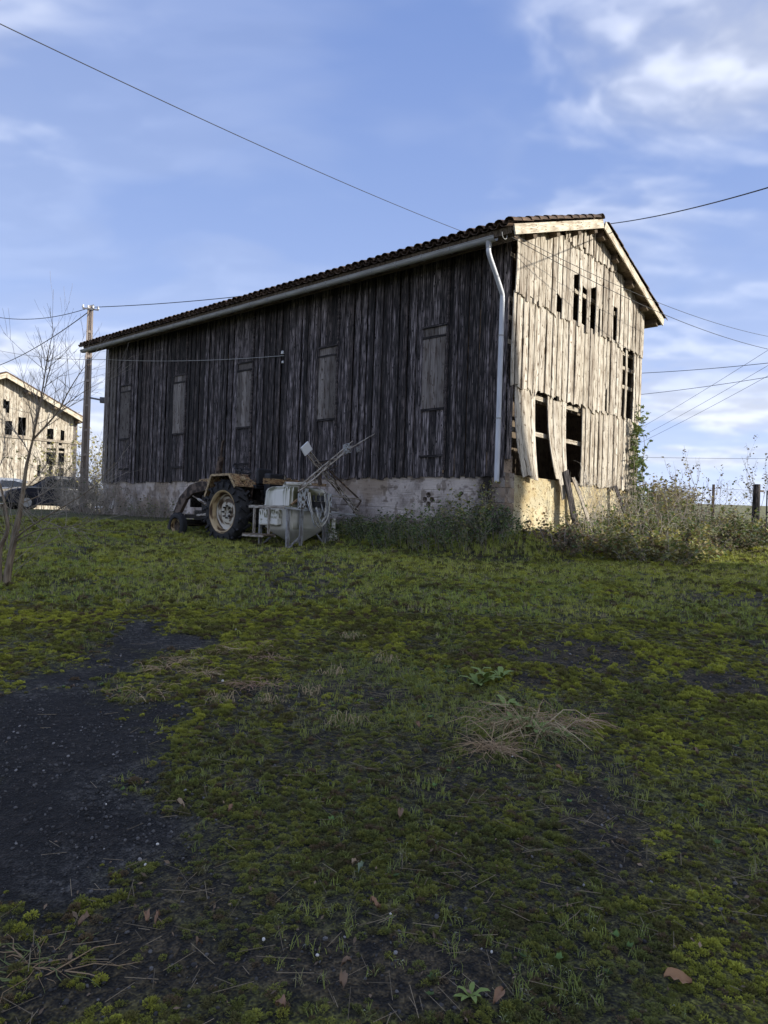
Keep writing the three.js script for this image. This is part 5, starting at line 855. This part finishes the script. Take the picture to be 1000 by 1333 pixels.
const mossGeo = (seed) => {                      // a cushion of tiny shoots
  const R = rng(seed), pos = [], idx = [];
  for (let k = 0; k < 190; k++) {
    const a = R() * 6.283, e = Math.acos(1 - R() * 0.95), r = 0.55 + 0.45 * R(), d = V(Math.sin(e) * Math.cos(a), Math.cos(e) * 0.8, Math.sin(e) * Math.sin(a)), c = d.clone().multiplyScalar(0.017 * r), t = d.clone().multiplyScalar(0.017 * r + 0.0065).add(V((R() - 0.5) * 0.008, -0.001 + R() * 0.003, (R() - 0.5) * 0.008)), s = d.clone().cross(V(R() - 0.5, R() - 0.5, R() - 0.5)).normalize().multiplyScalar(0.0016), o = pos.length / 3;
    const m = c.clone().lerp(t, 0.55); pos.push(c.x, c.y, c.z, m.x + s.x, m.y + s.y, m.z + s.z, t.x, t.y, t.z, m.x - s.x, m.y - s.y, m.z - s.z); idx.push(o, o + 1, o + 2, o, o + 2, o + 3);
  }
  const q = new THREE.BufferGeometry(); q.setAttribute('position', new THREE.Float32BufferAttribute(pos, 3)); q.setIndex(idx); q.computeVertexNormals(); return q;
};
{
  const R = rng(1001), moss = [[], [], []], grass = [[], [], []], gravel = [], straw = [], broad = [], litter = [];
  const bands = [[1.6, 3.2, 1], [3.2, 5, 1.15], [5, 7.5, 1.5], [7.5, 10.5, 2.1], [10.5, 14, 2.8], [14, 19, 3.6]];
  for (const [d0, d1, s] of bands) {
    const xw = 0.72 * d1 + 1, area = 2 * xw * (d1 - d0);
    let n = area * 2700 / (s * s);
    for (let k = 0; k < n; k++) {
      const x = (R() * 2 - 1) * xw, d = d0 + R() * (d1 - d0); if (Math.abs(x) > 0.68 * d + 0.9) continue; if (barnGap(x, -d) < 0.1) continue;
      const c = cover(x, d), keep = (1 - c.as) * (1 - c.bare * 0.92) * (1 - c.gr * 0.75); if (R() > keep * 0.9 + 0.02 * (1 - c.as)) continue;
      const hue = fbm(x * 1.1, d * 1.1, 1011, 3), kind = fbm(x * 6, d * 6, 1013, 3) + (R() - 0.5) * 0.5, mat = fbm(x * 1.9 + 5, d * 1.9, 1015, 3);
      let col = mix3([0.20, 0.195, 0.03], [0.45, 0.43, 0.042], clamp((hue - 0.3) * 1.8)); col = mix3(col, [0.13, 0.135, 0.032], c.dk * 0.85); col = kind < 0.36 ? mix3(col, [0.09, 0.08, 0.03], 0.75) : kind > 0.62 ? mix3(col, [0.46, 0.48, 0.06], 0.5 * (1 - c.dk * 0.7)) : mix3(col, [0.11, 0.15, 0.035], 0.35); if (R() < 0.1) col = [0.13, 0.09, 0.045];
      moss[k % 3].push([V(x, g(x, -d) + (d < 9 ? (fbm(x * 9, d * 9, 511, 3) - 0.5) * 0.035 : 0) - 0.004, -d), V(1, (mat < 0.47 ? 0.4 : 0.75) + R() * 0.6, 1).multiplyScalar(s * (0.4 + R() * R() * 1.1 + (mat > 0.55 ? 0.15 : 0))), R() * 6.28, (R() - 0.5) * 0.5, (R() - 0.5) * 0.5, col]);
    }
    n = area * 520 / Math.pow(s, 1.25);
    for (let k = 0; k < n; k++) {
      const x = (R() * 2 - 1) * xw, d = d0 + R() * (d1 - d0); if (Math.abs(x) > 0.68 * d + 0.9) continue; const bg = barnGap(x, -d); if (bg < 0.05) continue;
      const c = cover(x, d); if (R() > c.gr * 0.95 * (1 - c.bare * 0.8) + (bg < 1.2 ? 0.7 : 0) + (d < 6 ? 0.018 : 0.04) * (1 - c.as)) continue;
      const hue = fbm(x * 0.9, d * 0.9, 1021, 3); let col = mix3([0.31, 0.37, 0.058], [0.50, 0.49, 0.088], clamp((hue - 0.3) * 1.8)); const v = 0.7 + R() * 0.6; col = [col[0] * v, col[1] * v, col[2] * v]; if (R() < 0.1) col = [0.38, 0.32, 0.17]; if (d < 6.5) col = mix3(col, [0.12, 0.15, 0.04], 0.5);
      grass[k % 3].push([V(x, g(x, -d) - 0.005, -d), V(1, 0.8 + R() * 0.6 + (bg < 1.2 ? 0.9 : 0), 1).multiplyScalar(0.62 + 0.28 * s), R() * 6.28, (R() - 0.5) * 0.4, (R() - 0.5) * 0.4, col]);
    }
    if (d1 < 11) {
      n = area * 2200 / (s * s * s);
      for (let k = 0; k < n; k++) {
        const x = (R() * 2 - 1) * xw, d = d0 + R() * (d1 - d0); if (Math.abs(x) > 0.68 * d + 0.6) continue; const c = cover(x, d);
        if (R() > c.as * (0.35 + 0.65 * sstep(0.45, 0.65, fbm(x * 2.2, d * 2.2, 1031, 3))) + c.bare * 0.4) continue;
        const z = 0.0016 + Math.pow(R(), 3) * 0.0075, b = R() < 0.02 ? 0.26 : 0.03 + R() * R() * 0.13; gravel.push([V(x, g(x, -d) + z * 0.35, -d), V(z, z * 0.7, z * (0.7 + R() * 0.6)).multiplyScalar(0.8 + 0.3 * s), R() * 6.28, R(), R(), [b, b * 0.97, b * 0.95]]);
      }
    }
    if (d1 < 8) for (let k = 0; k < area * 130 / s; k++) { const x = (R() * 2 - 1) * xw, d = d0 + R() * (d1 - d0), c = cover(x, d); if (Math.abs(x) > 0.68 * d + 0.6 || R() > 0.28 + c.bare * 0.6 - c.as * 0.25) continue; const b = 0.6 + R() * 0.9; straw.push([V(x, g(x, -d) + 0.018, -d), V(1, 1, 0.5 + R() * 1.6), R() * 6.28, (R() - 0.5) * 0.35, 0, [0.20 * b, 0.16 * b, 0.105 * b]]); }
    if (d1 < 8) for (let k = 0; k < area * 120 / s; k++) { const x = (R() * 2 - 1) * xw, d = d0 + R() * (d1 - d0), c = cover(x, d); if (Math.abs(x) > 0.68 * d + 0.6 || R() > 0.45 + c.bare * 0.5 - c.as * 0.35) continue; litter.push([V(x, g(x, -d) + 0.012 + R() * 0.012, -d), V(1, 1, 1.2 + R()).multiplyScalar(0.006 + R() * R() * 0.014), R() * 6.28, (R() - 0.5) * 1.6, (R() - 0.5) * 1.2, mix3([0.10, 0.07, 0.045], [0.30, 0.21, 0.13], R() * R())]); }
    if (d1 < 15) for (let k = 0; k < area * 40 / s; k++) { const x = (R() * 2 - 1) * xw, d = d0 + R() * (d1 - d0), c = cover(x, d); if (Math.abs(x) > 0.68 * d + 0.6 || R() > c.gr * (fbm(x * 2, d * 2, 1041, 2) > 0.52 ? 1 : 0.2)) continue; const v = 0.6 + R() * 0.8; for (let q = 0, a0 = R() * 6; q < 5; q++) broad.push([V(x, g(x, -d) + 0.01, -d), (0.013 + R() * 0.014) * (0.6 + s * 0.4), a0 + q * 1.26 + R() * 0.4, -0.35 - R() * 0.5, 0, [0.09 * v, 0.15 * v, 0.04 * v]]); }
  }
  moss.forEach((m, i) => { const o = scatter('moss', mossGeo(2000 + i), M.blade, m); o.userData = { kind: 'stuff', label: ['olive green moss cushions covering the yard', 'tufted moss cushions spread among the grass', 'small dark moss cushions along the bare patches'][i], category: 'moss' }; });
  grass.forEach((m, i) => { const o = scatter('lawn_grass', bladeGeo(9, 0.045, 0.03, 0.0022, 2100 + i), M.grass, m); o.userData = { kind: 'stuff', label: ['short green grass growing over the yard', 'bent grass blades thickening towards the barn', 'fine grass tufts between the moss'][i], category: 'grass' }; });
  scatter('gravel', new THREE.DodecahedronGeometry(1, 0), M.stone, gravel).userData = { kind: 'stuff', label: 'fine grey gravel loose on the worn asphalt', category: 'gravel' };
  scatter('straw_litter', new THREE.CylinderGeometry(0.0012, 0.0012, 0.07, 4).rotateX(Math.PI / 2), M.stone, straw).userData = { kind: 'stuff', label: 'dry stalks and straw bits littering the moss', category: 'litter' };
  scatter('leaf_litter', leafGeo, M.blade, litter).userData = { kind: 'stuff', label: 'crumbled brown leaf bits scattered in the moss', category: 'litter' };
  scatter('clover', leafGeo, M.blade, broad).userData = { kind: 'stuff', label: 'small broad leaved clover and weeds in the grass', category: 'clover' };
}
// dry grass tufts, the big straw clump with its green rosettes, single leaves, white pebbles
function tuft(px, py, w, n, len, cols, label, group, flat = 0.3) {
  const p = gp(px, py), R = rng(px * 13 + py), t = thing('dry_grass_tuft', label, 'grass tuft', [p.x, p.y, p.z], 0, group), lists = cols.map(() => []);
  for (let k = 0; k < n; k++) { const a = R() * 6.283, q = R() * w, x = Math.cos(a) * q, z = Math.sin(a) * q * 0.7, b = R() < 0.7 ? a + (R() - 0.5) * 1.6 : R() * 6.283, l = len * (0.25 + R() * R() * 1.2), j = () => (R() - 0.5) * l * 0.22, th = 0.6 + R() * R() * 1.6, up = flat * (0.4 + R()), y = g(p.x + x, p.z + z) - p.y; lists[k % cols.length].push(ttube([V(x, y, z), V(x + Math.cos(b) * l * 0.3 + j(), y + l * up * 0.8, z + Math.sin(b) * l * 0.3 + j()), V(x + Math.cos(b) * l * 0.65 + j(), y + l * up * (0.5 + R() * 0.4), z + Math.sin(b) * l * 0.65 + j()), V(x + Math.cos(b) * l + j(), y + l * up * 0.25, z + Math.sin(b) * l + j())], 0.0021 * th, 0.001 * th, 3, false)); }
  lists.forEach((l, i) => mesh('stalks', merge(l), cols[i], t)); return t;
}
const S1 = std([0.46, 0.33, 0.19]), S2 = std([0.33, 0.23, 0.13]), S3 = std([0.56, 0.43, 0.26]), SP = std([0.46, 0.28, 0.20]), SG = std([0.17, 0.20, 0.07]);
for (const [x, y, w] of [[182, 903, 0.26], [215, 872, 0.2], [268, 878, 0.14], [290, 848, 0.2], [330, 845, 0.22], [240, 860, 0.16]]) tuft(x, y, w, 70, 0.15, [S1, S2, S3], 'straw coloured dry tuft lying between moss and asphalt edge', 'dry tufts by the asphalt');
for (const [x, y, w] of [[352, 860, 0.2], [345, 892, 0.22], [320, 893, 0.12]]) tuft(x, y, w, 70, 0.13, [SP, S2, S1], 'reddish dry runner stalks sprawling over the moss', 'reddish dry stalks');
for (const [x, y, w] of [[285, 914, 0.1], [352, 915, 0.1], [403, 903, 0.09], [450, 940, 0.12], [505, 862, 0.12], [455, 832, 0.12], [432, 878, 0.1]]) tuft(x, y, w, 60, 0.09, [S3, SG], 'small pale upright dry grass tuft in the moss', 'small pale tufts', 1);
tuft(690, 950, 0.3, 330, 0.34, [S1, S2, S3, SG], 'large flattened clump of straw coloured dead grass', undefined, 0.36);
tuft(640, 975, 0.16, 120, 0.28, [S1, S2], 'flattened straw tuft at the edge of the large dead clump', undefined, 0.2);
tuft(745, 945, 0.14, 90, 0.24, [S1, SP], 'spreading pale stalks on the far edge of the large dead clump', undefined, 0.22);
tuft(45, 1262, 0.14, 60, 0.2, [S2, SG], 'dull dry stalks strewn on bare earth by the asphalt', undefined, 0.12);
const roseMat = std([0.17, 0.23, 0.05], { roughness: 0.7, side: THREE.DoubleSide });
for (const [x, y, s] of [[636, 888, 0.13], [622, 893, 0.12], [652, 884, 0.12], [668, 945, 0.1], [700, 955, 0.1], [735, 962, 0.09], [660, 925, 0.12], [612, 1305, 0.05]]) {
  const p = gp(x, y), R = rng(x + y), t = thing('rosette_weed', 'green broad leaved rosette weed among the dead grass', 'weed', [p.x, p.y + 0.005, p.z], R() * 6, 'rosette weeds in the yard');
  for (let k = 0; k < 9; k++) { const l = s * (0.7 + R() * 0.7), w = l * 0.16, up = 0.25 + R() * 0.5; const q = new THREE.BufferGeometry(); q.setAttribute('position', new THREE.Float32BufferAttribute([-w * 0.3, 0, 0, w * 0.3, 0, 0, -w, l * up * 0.7, l * 0.5, w, l * up * 0.7, l * 0.5, 0, l * up * 0.62, l * 0.5, -w * 0.6, l * up * 0.75, l * 0.85, w * 0.6, l * up * 0.75, l * 0.85, 0, l * up * 0.6, l], 3)); q.setIndex([0, 4, 2, 0, 1, 4, 1, 3, 4, 2, 4, 5, 4, 3, 6, 4, 6, 5, 5, 6, 7]); q.computeVertexNormals(); const m = mesh('leaf', q, roseMat, t); m.rotation.y = k * 0.72 + R() * 0.5; }
}
{
  const R = rng(3001), cols = [[0.26, 0.15, 0.085], [0.2, 0.13, 0.08], [0.30, 0.22, 0.14], [0.16, 0.2, 0.12]].map(c => std(c, { side: THREE.DoubleSide, roughness: 0.8 }));
  const leafShape = (l, w, R) => { const pos = [], idx = []; const n = 7; for (let i = 0; i <= n; i++) { const t = i / n, ww = w * Math.pow(Math.sin(Math.PI * clamp(t * 0.96 + 0.02)), 0.7) * (0.85 + R() * 0.3), y = 0.012 * Math.sin(t * 4 + R()) + 0.01 * R(); for (const s of [-1, 0, 1]) pos.push(s * ww, y + Math.abs(s) * (0.008 + R() * 0.012), (t - 0.5) * l); if (i) for (const k of [0, 1]) { const o = (i - 1) * 3 + k; idx.push(o, o + 1, o + 3, o + 1, o + 4, o + 3); } } const q = new THREE.BufferGeometry(); q.setAttribute('position', new THREE.Float32BufferAttribute(pos, 3)); q.setIndex(idx); q.computeVertexNormals(); return q; };
  const leaf = (px, py, l, m, label, group) => { const p = gp(px, py), q = solo('fallen_leaf', leafShape(l, l * 0.3, R), m, label, 'leaf', group); q.position.set(p.x, p.y + 0.02, p.z); q.rotation.set((R() - 0.5) * 0.5, R() * 6.28, (R() - 0.5) * 0.5); return q; };
  leaf(882, 1291, 0.09, std([0.32, 0.18, 0.09], { side: THREE.DoubleSide }), 'large curled russet leaf lying on the moss').rotation.y = 1.45;
  for (const [x, y, k] of [[488, 1190, 0], [470, 1140, 3], [463, 1136, 2], [648, 1308, 0], [235, 1058, 2], [190, 1205, 0], [205, 1206, 0], [110, 1210, 1], [450, 1273, 1], [445, 1290, 1], [365, 1328, 0], [545, 950, 0], [728, 1010, 0], [520, 1068, 1], [300, 1062, 0], [905, 985, 1], [260, 1240, 1], [95, 900, 1]]) leaf(x, y, 0.026 + R() * 0.022, cols[k], 'small withered brown leaf fallen on the moss', 'withered leaves on the ground');
  const peb = new THREE.DodecahedronGeometry(1, 1); { const q = peb.attributes.position; for (let i = 0; i < q.count; i++) { const k = 0.85 + 0.3 * hash(Math.round(q.getX(i) * 50), Math.round(q.getY(i) * 50) + Math.round(q.getZ(i) * 50) * 7, 5); q.setXYZ(i, q.getX(i) * k, q.getY(i) * k * 0.7, q.getZ(i) * k); } peb.computeVertexNormals(); }
  const pm = std([0.6, 0.58, 0.53]);
  for (const [x, y, s] of [[205, 1106, 7], [189, 1131, 6], [343, 1233, 6], [413, 1249, 6], [508, 1196, 5], [290, 889, 9], [307, 822, 9], [138, 1053, 4], [640, 1245, 5], [667, 990, 5]]) { const p = gp(x, y), q = solo('white_pebble', peb, pm, 'small whitish pebble lying loose on the ground', 'pebble', 'whitish pebbles'); q.scale.setScalar(s / 1000); q.position.set(p.x, p.y + 0.014, p.z); q.rotation.set(R(), R() * 6, R()); }
}

renderer.render(scene, camera);
